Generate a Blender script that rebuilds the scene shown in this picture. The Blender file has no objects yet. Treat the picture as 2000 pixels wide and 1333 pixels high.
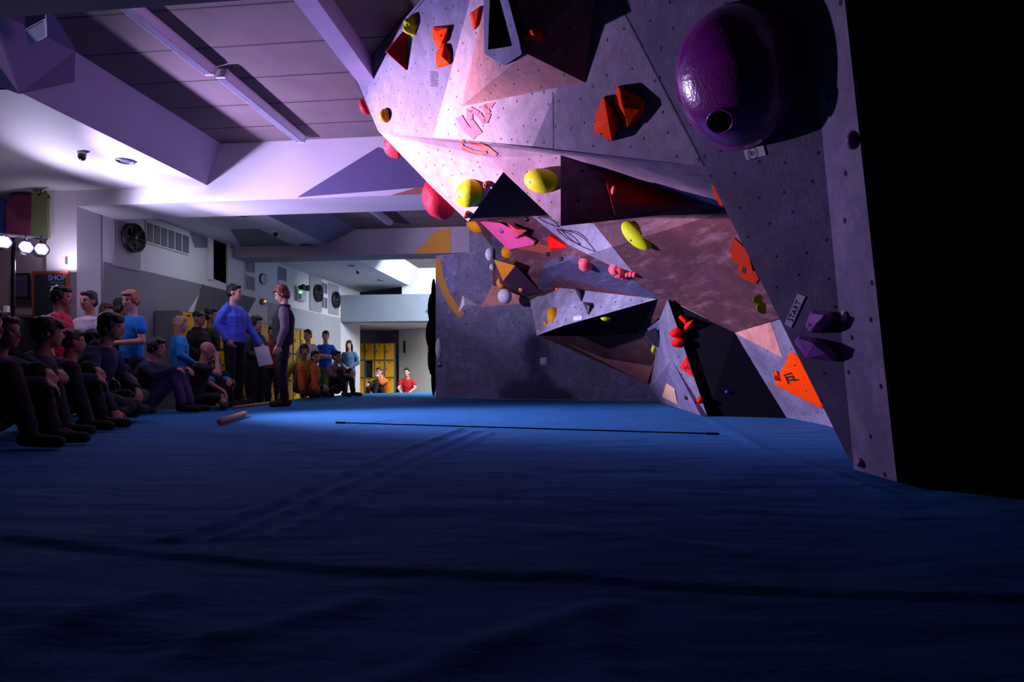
import bpy, bmesh, math, random
from mathutils import Vector, Matrix, geometry, noise
from mathutils.bvhtree import BVHTree
random.seed(7)
F, CX, HY, CZ = 1200.0, 1000.0, 727.0, 0.5
CAM = Vector((0, 0, CZ))
col = bpy.context.scene.collection
def V(*a): return Vector(a)
def P(px, py, Y): return V((px-CX)/F*Y, Y, CZ+(HY-py)/F*Y)
def ray(px, py): return V((px-CX)/F, 1, (HY-py)/F)
def proj(p): return (CX+p.x/p.y*F, HY-(p.z-CZ)/p.y*F)
A1 = V(.9933, -.1150, 0); A2 = V(.1150, .9933, 0)
def UV(u, v, z): return A1*u+A2*v+V(0, 0, z)

# ------------------------------------------------------------------ materials
def lin(c):
    return tuple(((x/255)/12.92 if x/255 <= .04045 else ((x/255+.055)/1.055)**2.4) for x in c)
MATS = {}
def mat(name, c, rough=.6, var=.12, scale=6, bump=0, bscale=40, metal=0, spec=.4, emit=0, ecol=None, coat=0):
    if name in MATS: return MATS[name]
    m = bpy.data.materials.new(name); m.use_nodes = True
    N = m.node_tree.nodes; L = m.node_tree.links
    b = N['Principled BSDF']
    b.inputs['Roughness'].default_value = rough
    b.inputs['Metallic'].default_value = metal
    b.inputs['Specular IOR Level'].default_value = spec
    b.inputs['Coat Weight'].default_value = coat
    r = lin(c)
    tc = N.new('ShaderNodeTexCoord')
    n = N.new('ShaderNodeTexNoise'); n.inputs['Scale'].default_value = scale; n.inputs['Detail'].default_value = 4
    L.new(tc.outputs['Object'], n.inputs['Vector'])
    mx = N.new('ShaderNodeMixRGB')
    mx.inputs[1].default_value = tuple(x*(1-var) for x in r)+(1,)
    mx.inputs[2].default_value = tuple(min(1, x*(1+var)) for x in r)+(1,)
    L.new(n.outputs['Fac'], mx.inputs[0]); L.new(mx.outputs[0], b.inputs['Base Color'])
    if bump:
        n2 = N.new('ShaderNodeTexNoise'); n2.inputs['Scale'].default_value = bscale; n2.inputs['Detail'].default_value = 3
        L.new(tc.outputs['Object'], n2.inputs['Vector'])
        bp = N.new('ShaderNodeBump'); bp.inputs['Strength'].default_value = bump; bp.inputs['Distance'].default_value = .02
        L.new(n2.outputs['Fac'], bp.inputs['Height']); L.new(bp.outputs[0], b.inputs['Normal'])
    if emit:
        b.inputs['Emission Color'].default_value = (lin(ecol or c))+(1,)
        b.inputs['Emission Strength'].default_value = emit
    MATS[name] = m
    return m
def wallmat(name, c, dark=.55, holes=True, streak=False, hs=6.5, chalk=.35):
    """dusty climbing board: blotches, chalk scuffs and bolt holes"""
    if name in MATS: return MATS[name]
    m = bpy.data.materials.new(name); m.use_nodes = True
    N = m.node_tree.nodes; L = m.node_tree.links
    b = N['Principled BSDF']; b.inputs['Roughness'].default_value = .75; b.inputs['Specular IOR Level'].default_value = .25
    r = lin(c)
    tc = N.new('ShaderNodeTexCoord'); uv = N.new('ShaderNodeUVMap')
    def no(sc, det, ro=.6, src=None, sxyz=None):
        n = N.new('ShaderNodeTexNoise'); n.inputs['Scale'].default_value = sc; n.inputs['Detail'].default_value = det; n.inputs['Roughness'].default_value = ro
        v = src or tc.outputs['Object']
        if sxyz:
            mp = N.new('ShaderNodeMapping'); mp.inputs['Scale'].default_value = sxyz
            if streak: mp.inputs['Rotation'].default_value = (0, 0, .25)
            L.new(v, mp.inputs['Vector']); v = mp.outputs[0]
        L.new(v, n.inputs['Vector']); return n
    def ramp(src, a, bb):
        q = N.new('ShaderNodeMapRange'); q.inputs[1].default_value = a; q.inputs[2].default_value = bb; L.new(src, q.inputs[0]); return q.outputs[0]
    def mixc(f, c1, c2):
        q = N.new('ShaderNodeMixRGB')
        L.new(f, q.inputs[0])
        for i, cc in ((1, c1), (2, c2)):
            if isinstance(cc, tuple): q.inputs[i].default_value = cc+(1,)
            else: L.new(cc, q.inputs[i])
        return q.outputs[0]
    base = mixc(ramp(no(2.2, 8, .65).outputs['Fac'], .35, .65), tuple(x*dark for x in r), r)
    mt = N.new('ShaderNodeMath'); mt.operation = 'MULTIPLY'; mt.inputs[1].default_value = .75
    L.new(ramp(no(7.5, 7, .7).outputs['Fac'], .42, .66), mt.inputs[0])
    base = mixc(mt.outputs[0], base, tuple(x*.5 for x in r))
    sc = no(4, 7, .72, uv.outputs[0], (.45, 1.9, 1)) if streak else no(3.2, 9, .78)
    ck = N.new('ShaderNodeMath'); ck.operation = 'MULTIPLY'; ck.inputs[1].default_value = chalk
    L.new(ramp(sc.outputs['Fac'], .52, .72), ck.inputs[0])
    base = mixc(ck.outputs[0], base, tuple(min(1, x*1.6+.1) for x in r))
    dk = N.new('ShaderNodeMath'); dk.operation = 'MULTIPLY'; dk.inputs[1].default_value = .6
    L.new(ramp(no(20, 6, .8, uv.outputs[0]).outputs['Fac'], .57, .75), dk.inputs[0])
    base = mixc(dk.outputs[0], base, tuple(x*.3 for x in r))
    if holes:
        vo = N.new('ShaderNodeTexVoronoi'); vo.voronoi_dimensions = '2D'; vo.inputs['Scale'].default_value = hs; vo.inputs['Randomness'].default_value = .55
        L.new(uv.outputs[0], vo.inputs['Vector'])
        base = mixc(ramp(vo.outputs['Distance'], .062, .042), base, (.006, .005, .008))
    L.new(base, b.inputs['Base Color'])
    n2 = no(60, 3)
    bp = N.new('ShaderNodeBump'); bp.inputs['Strength'].default_value = .25; bp.inputs['Distance'].default_value = .01
    L.new(n2.outputs['Fac'], bp.inputs['Height']); L.new(bp.outputs[0], b.inputs['Normal'])
    MATS[name] = m
    return m

# ------------------------------------------------------------------ object helpers
def tag(o, label=None, cat=None, group=None, kind=None):
    if label: o['label'] = label
    if cat: o['category'] = cat
    if group: o['group'] = group
    if kind: o['kind'] = kind
    return o
def link(name, me, parent=None, loc=None):
    o = bpy.data.objects.new(name, me); col.objects.link(o)
    if parent: o.parent = parent
    if loc is not None: o.location = loc
    return o
def empty(name, loc=(0, 0, 0), rz=0):
    o = bpy.data.objects.new(name, None); col.objects.link(o); o.location = loc; o.rotation_euler = (0, 0, rz); o.empty_display_size = .1
    return o
def facebasis(n):
    u = V(0, 0, 1).cross(n)
    u = V(1, 0, 0) if u.length < .15 else u.normalized()
    return u, n.cross(u)
def add_uv(me):
    l = me.uv_layers.new(name='UVMap')
    for p in me.polygons:
        u, v = facebasis(p.normal)
        for li in p.loop_indices:
            co = me.vertices[me.loops[li].vertex_index].co
            l.data[li].uv = (co.dot(u), co.dot(v))
def mesh(name, verts, faces, mats, parent=None, fm=None, smooth=False, uv=False, origin=None):
    me = bpy.data.meshes.new(name)
    me.from_pydata([Vector(v) for v in verts], [], faces); me.update()
    for m in (mats if isinstance(mats, (list, tuple)) else [mats]): me.materials.append(m)
    if fm: me.polygons.foreach_set('material_index', fm)
    if smooth: me.polygons.foreach_set('use_smooth', [True]*len(me.polygons))
    if uv: add_uv(me)
    if origin is not None:
        o = Vector(origin)
        for v in me.vertices: v.co -= o
    return link(name, me, parent, origin)
def bm_obj(name, bm, m, parent=None, smooth=False, loc=None, uv=False):
    bmesh.ops.recalc_face_normals(bm, faces=bm.faces)
    me = bpy.data.meshes.new(name); bm.to_mesh(me); bm.free()
    for x in (m if isinstance(m, (list, tuple)) else [m]): me.materials.append(x)
    if smooth: me.polygons.foreach_set('use_smooth', [True]*len(me.polygons))
    if uv: add_uv(me)
    return link(name, me, parent, loc)
BOXF = [(0, 3, 2, 1), (4, 5, 6, 7), (0, 1, 5, 4), (1, 2, 6, 5), (2, 3, 7, 6), (3, 0, 4, 7)]
def rbox(name, u0, u1, v0, v1, z0, z1, m, parent=None, uv=False, bev=0):
    vs = [UV(u, v, z) for z in (z0, z1) for u, v in ((u0, v0), (u1, v0), (u1, v1), (u0, v1))]
    c = (vs[0]+vs[2])/2
    o = mesh(name, vs, BOXF, m, parent, uv=uv, origin=c if parent is None else None)
    if bev: mod(o, bev)
    return o
def mod(o, w, seg=2):
    b = o.modifiers.new('bevel', 'BEVEL'); b.width = w; b.segments = seg; b.limit_method = 'ANGLE'
    return o
def bm_box(bm, c, s, rot=None):
    M = Matrix.Translation(c) @ ((rot.to_4x4()) if rot else Matrix()) @ Matrix.Diagonal((s[0], s[1], s[2], 1))
    bmesh.ops.create_cube(bm, size=1, matrix=M)
def capsule(bm, a, b, r1, r2=None, seg=10, squash=None):
    a = Vector(a); b = Vector(b); r2 = r1 if r2 is None else r2
    d = b-a
    if d.length < 1e-5: d = V(0, 0, .0001)
    q = d.to_track_quat('Z', 'Y').to_matrix()
    rings = []
    for t in (-75, -50, -25, 0):
        rings.append((a+q@V(0, 0, r1*math.sin(math.radians(t))), r1*math.cos(math.radians(t))))
    for t in (0, 25, 50, 75):
        rings.append((b+q@V(0, 0, r2*math.sin(math.radians(t))), r2*math.cos(math.radians(t))))
    vr = []
    for c, r in rings:
        vr.append([bm.verts.new(c+q@V(r*math.cos(2*math.pi*i/seg), r*math.sin(2*math.pi*i/seg), 0)) for i in range(seg)])
    for k in range(len(vr)-1):
        for i in range(seg):
            bm.faces.new((vr[k][i], vr[k][(i+1) % seg], vr[k+1][(i+1) % seg], vr[k+1][i]))
    bm.faces.new(vr[0][::-1]); bm.faces.new(vr[-1])
def ellipsoid(bm, c, r, rot=None, seg=16, rings=10):
    M = Matrix.Translation(c) @ (rot.to_4x4() if rot else Matrix()) @ Matrix.Diagonal((r[0], r[1], r[2], 1))
    bmesh.ops.create_uvsphere(bm, u_segments=seg, v_segments=rings, radius=1, matrix=M)
def cyl(bm, a, b, r1, r2=None, seg=16):
    a = Vector(a); b = Vector(b); r2 = r1 if r2 is None else r2
    q = (b-a).to_track_quat('Z', 'Y').to_matrix()
    v0 = [bm.verts.new(a+q@V(r1*math.cos(2*math.pi*i/seg), r1*math.sin(2*math.pi*i/seg), 0)) for i in range(seg)]
    v1 = [bm.verts.new(b+q@V(r2*math.cos(2*math.pi*i/seg), r2*math.sin(2*math.pi*i/seg), 0)) for i in range(seg)]
    for i in range(seg): bm.faces.new((v0[i], v0[(i+1) % seg], v1[(i+1) % seg], v1[i]))
    bm.faces.new(v0[::-1]); bm.faces.new(v1)
def text_geo(s, size):
    cu = bpy.data.curves.new('t', 'FONT'); cu.body = s; cu.size = size; cu.align_x = 'CENTER'; cu.align_y = 'CENTER'
    o = bpy.data.objects.new('t', cu); col.objects.link(o)
    dg = bpy.context.evaluated_depsgraph_get(); me = bpy.data.meshes.new_from_object(o.evaluated_get(dg))
    vs = [v.co.copy() for v in me.vertices]; fs = [tuple(p.vertices) for p in me.polygons]
    bpy.data.objects.remove(o); bpy.data.curves.remove(cu); bpy.data.meshes.remove(me)
    return vs, fs

# ------------------------------------------------------------------ surfaces seen through the lens: registry of triangles
TRI = {}; BVH = {}
def register(key, verts, tris):
    TRI[key] = [tuple(verts[i] for i in t) for t in tris]
    BVH[key] = BVHTree.FromPolygons(verts, tris)
def hit(px, py, keys=None):
    d = ray(px, py).normalized(); best = None
    for k, b in BVH.items():
        if keys and k not in keys: continue
        r = b.ray_cast(CAM, d)
        if r[0] is not None and (best is None or r[3] < best[2]):
            best = (r[0], r[1], r[3])
    if best is None:
        for r in range(1, 40):
            for a in range(12):
                x, y = px+r*math.cos(a*.5236), py+r*math.sin(a*.5236)
                for k, b in BVH.items():
                    if keys and k not in keys: continue
                    q = b.ray_cast(CAM, ray(x, y).normalized())
                    if q[0] is not None and (best is None or q[3] < best[2]): best = (on_plane(px, py, q[0], q[1]), q[1], q[3])
            if best: break
        d = ray(px, py).normalized()
    n = best[1].copy()
    if n.dot(d) > 0: n = -n
    return best[0], n
def on_plane(px, py, p0, n):
    d = ray(px, py); return CAM+d*((p0-CAM).dot(n)/d.dot(n))
def panel(name, pts, m, parent, key=None, label=None):
    vs = [P(*p) for p in pts]
    for q in vs:
        if q.z < .04: q.z = .001
    t = geometry.tessellate_polygon([[V(p[0], p[1], 0) for p in pts]])
    fs = []
    for a, b, c in t:
        n = (vs[b]-vs[a]).cross(vs[c]-vs[a])
        fs.append((a, b, c) if n.dot(CAM-vs[a]) > 0 else (a, c, b))
    o = mesh(name, vs, fs, m, parent, uv=True)
    if label: o['label'] = label
    register(key or o.name, vs, fs)
    return o
def clip(sub, tri):
    x = [(t[0], t[1]) for t in tri]
    if (x[1][0]-x[0][0])*(x[2][1]-x[0][1])-(x[1][1]-x[0][1])*(x[2][0]-x[0][0]) < 0: x.reverse()
    out = list(sub)
    for i in range(3):
        a, b = x[i], x[(i+1) % 3]; inp = out; out = []
        if not inp: break
        f = lambda p: (b[0]-a[0])*(p[1]-a[1])-(b[1]-a[1])*(p[0]-a[0])
        for j, p in enumerate(inp):
            q = inp[j-1]; fp, fq = f(p), f(q)
            if (fp >= 0) != (fq >= 0):
                t = fq/(fq-fp); out.append((q[0]+(p[0]-q[0])*t, q[1]+(p[1]-q[1])*t))
            if fp >= 0: out.append(p)
    return out
def overlay(name, polys, m, keys, parent=None, off=.003, label=None):
    """paint on a surface: every polygon is laid onto the triangles of the named surfaces"""
    vs, fs = [], []
    for sub in polys:
        for k in keys:
            for tr in TRI[k]:
                if min(p.y for p in tr) < .3: continue
                c = clip(sub, [proj(p) for p in tr])
                c2 = []
                for p in c:
                    if not c2 or (abs(p[0]-c2[-1][0])+abs(p[1]-c2[-1][1])) > .02: c2.append(p)
                if len(c2) < 3: continue
                n = (tr[1]-tr[0]).cross(tr[2]-tr[0])
                if n.length < 1e-9: continue
                n.normalize()
                if n.dot(CAM-tr[0]) < 0: n = -n
                b = len(vs)
                for p in c2: vs.append(on_plane(p[0], p[1], tr[0], n)+n*off)
                for t in geometry.tessellate_polygon([[V(p[0], p[1], 0) for p in c2]]):
                    i, j, k2 = (b+q for q in t)
                    nn = (vs[j]-vs[i]).cross(vs[k2]-vs[i])
                    fs.append((i, j, k2) if nn.dot(n) > 0 else (i, k2, j))
    o = mesh(name, vs, fs, m, parent, uv=True)
    if label: o['label'] = label
    return o
def stroke(pts, w):
    out = []
    for (a, b) in zip(pts[:-1], pts[1:]):
        dx, dy = b[0]-a[0], b[1]-a[1]; l = math.hypot(dx, dy) or 1
        nx, ny = -dy/l*w/2, dx/l*w/2
        out.append([(a[0]+nx, a[1]+ny), (b[0]+nx, b[1]+ny), (b[0]-nx, b[1]-ny), (a[0]-nx, a[1]-ny)])
    return out
def oval(px, py, rx, ry, n=24, rot=0):
    c, s = math.cos(math.radians(rot)), math.sin(math.radians(rot)); r = []
    for i in range(n):
        a = 2*math.pi*i/n; x, y = rx*math.cos(a), ry*math.sin(a)
        r.append((px+x*c-y*s, py+x*s+y*c))
    return r
def slab(name, pxpoly, p0, n, t, m, parent=None, off=.002, origin=True, bev=0):
    """flat piece of thickness t standing on a plane"""
    n = n.normalized()
    if n.dot(CAM-p0) < 0: n = -n
    b = [on_plane(x, y, p0, n)+n*off for x, y in pxpoly]
    k = len(b); vs = b+[p+n*t for p in b]
    fs = [tuple(range(k)), tuple(range(2*k-1, k-1, -1))]+[(i, (i+1) % k, k+(i+1) % k, k+i) for i in range(k)]
    bm = bmesh.new(); bv = [bm.verts.new(v) for v in vs]
    for f in fs: bm.faces.new([bv[i] for i in f])
    c = sum(b, V(0, 0, 0))/k if (origin and parent is None) else None
    if c is not None: bmesh.ops.translate(bm, vec=-c, verts=bm.verts)
    o = bm_obj(name, bm, m, parent, loc=c)
    if bev: mod(o, bev)
    return o

# ------------------------------------------------------------------ shared materials
M_wallA = wallmat('board_lavender_grey', (128, 128, 160))
M_wallB = wallmat('board_pale', (206, 190, 200), dark=.75)
M_wallC = wallmat('board_mid_grey', (158, 145, 160))
M_wallD = wallmat('board_dim_grey', (118, 108, 132), chalk=.25)
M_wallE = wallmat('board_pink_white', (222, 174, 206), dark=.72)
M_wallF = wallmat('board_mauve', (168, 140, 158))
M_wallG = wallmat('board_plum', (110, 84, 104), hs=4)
M_wallJ = wallmat('board_brown', (98, 56, 60), dark=.6, streak=True, holes=False, chalk=.7)
M_wallJ2 = wallmat('board_blue_grey', (80, 76, 100), streak=True, holes=False, chalk=.6)
M_wallJ3 = wallmat('board_light_strip', (150, 140, 152), holes=False, dark=.85)
M_wallK = wallmat('board_far_grey', (118, 112, 138), dark=.6, hs=4.5, chalk=.3)
M_wallM = wallmat('volume_concrete', (160, 155, 168), dark=.45, hs=4, chalk=.6)
M_salmon = wallmat('board_salmon', (200, 130, 112), dark=.75, holes=False)
M_salmonh = wallmat('volume_salmon', (206, 150, 140), dark=.75)
M_soffit = wallmat('board_soffit', (140, 122, 138), holes=False)
M_fin = wallmat('board_fin', (116, 108, 124), hs=4)
M_shadenavy = mat('shade_navy_board', (7, 7, 16), .9, spec=.1)  # navy stands in for shade in the bay and under the bulge
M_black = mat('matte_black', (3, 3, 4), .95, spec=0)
M_shadeblack = mat('shade_black_board', (16, 8, 20), .9)  # near black stands in for shade under the jutting block
M_red = mat('red_resin', (240, 30, 22), .5, bump=.15, spec=.02)
M_orange = mat('orange_resin', (255, 66, 4), .5, bump=.12, spec=.02)
M_darkred = mat('deep_red_resin', (128, 12, 12), .5, bump=.12, spec=.12)  # red deepened so faces turned from the lamps look unlit
M_crimson = mat('crimson_resin', (205, 36, 60), .6, bump=.3, spec=.12)
M_pink = mat('pink_resin', (255, 92, 150), .6, bump=.2, spec=.12)
M_coral = mat('coral_resin', (255, 92, 100), .6, bump=.4, spec=.12)
M_lime = mat('lime_resin', (205, 214, 10), .55, bump=.12, spec=.12)
M_ochre = mat('ochre_resin', (232, 150, 18), .55, bump=.15, spec=.12)
M_amber = mat('amber_orange', (255, 150, 40), .55, bump=.1, spec=.12)
M_white = mat('white_resin', (225, 215, 222), .55, bump=.1)
M_purple = mat('purple_gloss', (135, 30, 130), .22, bump=.12, bscale=60, spec=.6, coat=.4)
M_violet = mat('violet_resin', (150, 85, 150), .5, bump=.2)
M_dark = mat('dark_resin', (38, 34, 44), .45, bump=.1)
M_tan = mat('tan_resin', (205, 160, 120), .6, bump=.2)
M_brownhold = mat('brown_resin', (160, 70, 40), .6, bump=.2)
M_steel = mat('steel', (150, 150, 160), .35, metal=1)
M_boltdark = mat('bolt_socket', (14, 12, 14), .6)
M_paper = mat('paper', (210, 200, 205), .8, var=.04)
M_ink = mat('ink', (12, 12, 16), .8)
M_paint = mat('white_paint', (205, 200, 205), .7, var=.05, scale=2)
M_greypaint = mat('grey_paint', (120, 116, 126), .75, var=.05)
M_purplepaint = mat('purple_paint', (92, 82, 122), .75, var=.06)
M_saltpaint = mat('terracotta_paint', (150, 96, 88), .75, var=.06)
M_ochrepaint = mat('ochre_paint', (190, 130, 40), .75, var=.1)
M_redpaint = mat('red_paint', (214, 92, 84), .75, var=.12)
M_pinkpaint = mat('faded_red_paint', (206, 108, 122), .75, var=.12, scale=14)
M_wood = mat('pale_wood', (170, 130, 95), .6, var=.25, scale=12)
M_plyedge = mat('ply_edge', (150, 120, 118), .7, var=.2, scale=20)
M_yellow = mat('locker_yellow', (226, 165, 16), .45, var=.05)
M_lgrey = mat('locker_grey', (120, 118, 118), .5, var=.05)
M_blacksteel = mat('black_steel', (18, 18, 22), .4)
M_darkfan = mat('fan_black', (22, 20, 26), .5)
M_vent = mat('vent_grey', (92, 92, 100), .6)

# ------------------------------------------------------------------ the room
def plankmat():
    m = bpy.data.materials.new('ceiling_planks'); m.use_nodes = True
    N = m.node_tree.nodes; L = m.node_tree.links; b = N['Principled BSDF']; b.inputs['Roughness'].default_value = .85
    g = N.new('ShaderNodeNewGeometry'); dp = N.new('ShaderNodeVectorMath'); dp.operation = 'DOT_PRODUCT'; dp.inputs[1].default_value = A2
    L.new(g.outputs['Position'], dp.inputs[0])
    dv = N.new('ShaderNodeMath'); dv.operation = 'DIVIDE'; dv.inputs[1].default_value = .6; L.new(dp.outputs['Value'], dv.inputs[0])
    fr = N.new('ShaderNodeMath'); fr.operation = 'FRACT'; L.new(dv.outputs[0], fr.inputs[0])
    lt = N.new('ShaderNodeMath'); lt.operation = 'LESS_THAN'; lt.inputs[1].default_value = .04; L.new(fr.outputs[0], lt.inputs[0])
    n = N.new('ShaderNodeTexNoise'); n.inputs['Scale'].default_value = 3; n.inputs['Detail'].default_value = 8; L.new(g.outputs['Position'], n.inputs['Vector'])
    mx = N.new('ShaderNodeMixRGB'); mx.inputs[1].default_value = lin((92, 78, 80))+(1,); mx.inputs[2].default_value = lin((124, 106, 106))+(1,); L.new(n.outputs['Fac'], mx.inputs[0])
    m2 = N.new('ShaderNodeMixRGB'); m2.inputs[2].default_value = lin((40, 30, 34))+(1,); L.new(lt.outputs[0], m2.inputs[0]); L.new(mx.outputs[0], m2.inputs[1])
    L.new(m2.outputs[0], b.inputs['Base Color'])
    return m
M_plank = plankmat()
M_floor = mat('concrete_floor', (80, 80, 86), .8)
def struct(o, label=None):
    o['kind'] = 'structure'
    if label: o['label'] = label
    return o
def quads(name, polys, m, key=None, uv=False):
    vs, fs = [], []
    for q in polys:
        b = len(vs); vs += q; fs.append(tuple(range(b, b+len(q))))
    o = mesh(name, vs, fs, m, uv=uv)
    if key:
        t = []
        for f in fs: t += [(f[0], f[i], f[i+1]) for i in range(1, len(f)-1)]
        register(key, vs, t)
    return struct(o)
UW = -6.953
quads('floor', [[V(-14, -3, -.3), V(12, -3, -.3), V(12, 26, -.3), V(-14, 26, -.3)]], M_floor)
quads('wall_left', [[UV(UW, 8.2, -.3), UV(UW, 18.6, -.3), UV(UW, 18.6, 3.6), UV(UW, 8.2, 3.6)]], M_paint, 'wl')
M_shopwall = mat('shop_wall', (176, 150, 150), .7, var=.05)
quads('wall_shop', [[V(-11, 9.0, -.3), V(-5.98, 8.5, -.3), V(-5.98, 8.5, 3.1), V(-11, 9.0, 3.1)]], M_shopwall, 'shop')
struct(mesh('trim_1', [P(97, y, d) for y in (790, 368) for d in (8.55,)]+[], [], M_paint)) if False else None
quads('wall_near', [[V(-9, -3, -.3), V(-9, 9, -.3), V(-9, 9, 3.6), V(-9, -3, 3.6)], [V(-9, -3, -.3), V(9, -3, -.3), V(9, -3, 3.6), V(-9, -3, 3.6)]], mat('near_wall', (40, 38, 46), .8))
quads('wall_right', [[V(7, -3, -.3), V(7, 24, -.3), V(7, 24, 3.6), V(7, -3, 3.6)]], mat('right_wall', (40, 38, 46), .8))
# low white ceiling strip on the left, with the raised bays beside it
quads('ceiling_strip', [[UV(-9.5, 4.2, 3.0), UV(-5.0, 4.9, 3.0), UV(-5.0, 17.3, 3.0), UV(UW, 18.6, 3.0), UV(UW, 8.2, 3.0), UV(-9.5, 8.2, 3.0)]], M_paint, 'strip')
M_bay = mat('bay_side', (150, 140, 166), .75, var=.05)
quads('ceiling_bay_side', [[UV(-5, 4.9, 3), UV(-4.8, 4.9, 3.55), UV(-4.8, 7.7, 3.55), UV(-5, 7.7, 3)]], M_bay)
quads('ceiling_bay_side', [[UV(-5, 8.45, 3), UV(-4.4, 8.45, 3.28), UV(-4.4, 11.55, 3.28), UV(-5, 11.55, 3)]], M_bay)
quads('ceiling_bay_side', [[UV(-5, 12.1, 3), UV(-4.8, 12.1, 3.55), UV(-4.8, 17.6, 3.55), UV(-5, 17.3, 3)]], M_paint)
quads('ceiling', [[UV(-4.81, 5.3, 3.55), UV(8, 5.3, 3.55), UV(8, 7.8, 3.55), UV(-4.81, 7.8, 3.55)], [UV(-4.05, 3.3, 3.55), UV(8, 3.3, 3.55), UV(8, 5.3, 3.55), UV(-4.81, 5.3, 3.55)],
    [UV(-4.41, 8.4, 3.28), UV(8, 8.4, 3.28), UV(8, 11.6, 3.28), UV(-4.41, 11.6, 3.28)], [UV(-4.81, 12.0, 3.55), UV(8, 12.0, 3.55), UV(8, 17.7, 3.55), UV(-4.81, 17.7, 3.55)],
    [UV(-9.5, -3, 3.6), UV(9, -3, 3.6), UV(9, 3.3, 3.6), UV(-9.5, 3.3, 3.6)]], M_plank)
struct(rbox('ceiling_beam', -6.95, -1.2, 7.7, 8.45, 2.78, 3.6, M_paint))
struct(rbox('ceiling_beam', -6.95, -1.9, 11.55, 12.1, 2.78, 3.6, mat('beam_mauve', (150, 140, 152), .75)))
struct(rbox('ceiling_beam', -9.5, -.6, 2.7, 3.55, 2.78, 3.6, mat('beam_dark', (70, 66, 96), .8)))
for a in ((-6.95, 7.5, 7.7, 2.78, 3.6, 'bm1'), (-6.95, 7.5, 11.55, 2.78, 3.6, 'bm2')):
    register(a[5], [UV(a[0], a[2], a[3]), UV(a[1], a[2], a[3]), UV(a[1], a[2], a[4]), UV(a[0], a[2], a[4])], [(0, 1, 2), (0, 2, 3)])
struct(rbox('ceiling_rib', -2.21, -2.03, 3.55, 7.7, 3.36, 3.55, mat('rib_paint', (170, 158, 188), .7)))
def pquad(name, pts, m):
    vs = [P(*p) for p in pts]; c = list(range(len(vs)))
    return struct(mesh(name, vs, [tuple(c)], m))
pquad('ceiling_bulkhead', [(143, 20, 5.25), (147, 101, 5.84), (146, 160, 5.82), (38, 184, 5.45), (0, 78, 5.1), (-10, 20, 5.0)], mat('bulkhead', (120, 110, 146), .75))
pquad('ceiling_bulkhead_face', [(0, 78, 5.1), (38, 184, 5.45), (0, 170, 5.38), (-160, 110, 5.05), (-120, -40, 4.6)], M_paint)
# far end
quads('wall_back_header', [[UV(-5.3, 17.6, 1.95), UV(7, 17.6, 1.95), UV(7, 17.6, 3.6), UV(-5.3, 17.6, 3.6)]], M_paint)
struct(rbox('trim_1', -6.94, 7, 17.05, 17.58, 1.95, 2.72, mat('header_bluegrey', (118, 124, 138), .75)))
quads('ceiling_niche', [[UV(-8, 17.6, 1.97), UV(7, 17.6, 1.97), UV(7, 22, 1.97), UV(-8, 22, 1.97)]], M_paint)
quads('wall_back', [[UV(-9, 21.6, -.3), UV(7, 21.6, -.3), UV(7, 21.6, 2.0), UV(-9, 21.6, 2.0)]], mat('back_wall', (196, 188, 184), .75), 'bw')
quads('wall_niche', [[UV(-5.9, 21.6, -.3), UV(-5.5, 20.3, -.3), UV(-5.5, 20.3, 2.0), UV(-5.9, 21.6, 2.0)], [UV(-5.5, 20.3, -.3), UV(5, 20.0, -.3), UV(5, 20.0, 2.0), UV(-5.5, 20.3, 2.0)]] and
      [[P(779, 640, 21.3)*1, V(P(779, 0, 21.3).x, 21.3, -.3), V(P(860, 0, 20.4).x, 20.4, -.3), V(P(860, 0, 20.4).x, 20.4, 2.0), V(P(779, 0, 21.3).x, 21.3, 2.0)][1:]], mat('niche_wall', (176, 176, 172), .75), 'nw')
quads('wall_back_right', [[V(P(860, 0, 20.4).x, 20.4, -.3), V(7, 19.5, -.3), V(7, 19.5, 2.0), V(P(860, 0, 20.4).x, 20.4, 2.0)]], M_paint)
# painted shapes
WLn = A1.copy(); WLp = UV(UW, 10, 0)
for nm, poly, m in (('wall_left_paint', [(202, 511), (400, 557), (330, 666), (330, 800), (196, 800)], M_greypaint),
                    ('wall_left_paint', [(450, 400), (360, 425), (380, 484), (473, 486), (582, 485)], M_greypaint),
                    ('wall_left_paint', [(395, 556), (500, 583), (470, 640), (395, 760), (330, 760)], mat('dark_grey_paint', (84, 80, 88), .75)),  # darker grey wedge painted on the wall
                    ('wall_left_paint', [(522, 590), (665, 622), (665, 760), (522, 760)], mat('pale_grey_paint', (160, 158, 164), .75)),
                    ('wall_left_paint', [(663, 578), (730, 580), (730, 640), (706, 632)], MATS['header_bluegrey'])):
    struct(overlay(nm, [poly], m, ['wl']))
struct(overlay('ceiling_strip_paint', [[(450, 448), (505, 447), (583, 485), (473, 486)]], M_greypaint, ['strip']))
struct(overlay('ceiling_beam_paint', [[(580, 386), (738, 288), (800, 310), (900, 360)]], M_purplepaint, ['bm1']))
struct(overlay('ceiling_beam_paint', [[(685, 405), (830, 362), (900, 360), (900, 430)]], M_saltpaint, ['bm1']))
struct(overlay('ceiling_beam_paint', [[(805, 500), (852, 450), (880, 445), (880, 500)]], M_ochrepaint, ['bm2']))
# pilaster at the end of the shop wall
pil = [V(P(97, 0, 8.5).x, 9.2, 0), V(P(97, 0, 8.5).x, 8.44, 0), V(P(150, 0, 8.44).x, 8.44, 0), V(P(150, 0, 8.44).x, 9.2, 0)]
vs = [p+V(0, 0, z) for z in (-.3, 3.0) for p in pil]
struct(mesh('wall_pilaster', vs, [(0, 3, 2, 1), (4, 5, 6, 7), (0, 1, 5, 4), (1, 2, 6, 5), (2, 3, 7, 6), (3, 0, 4, 7)], M_paint))
register('pil', vs, [(1, 2, 6), (1, 6, 5)])

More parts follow.
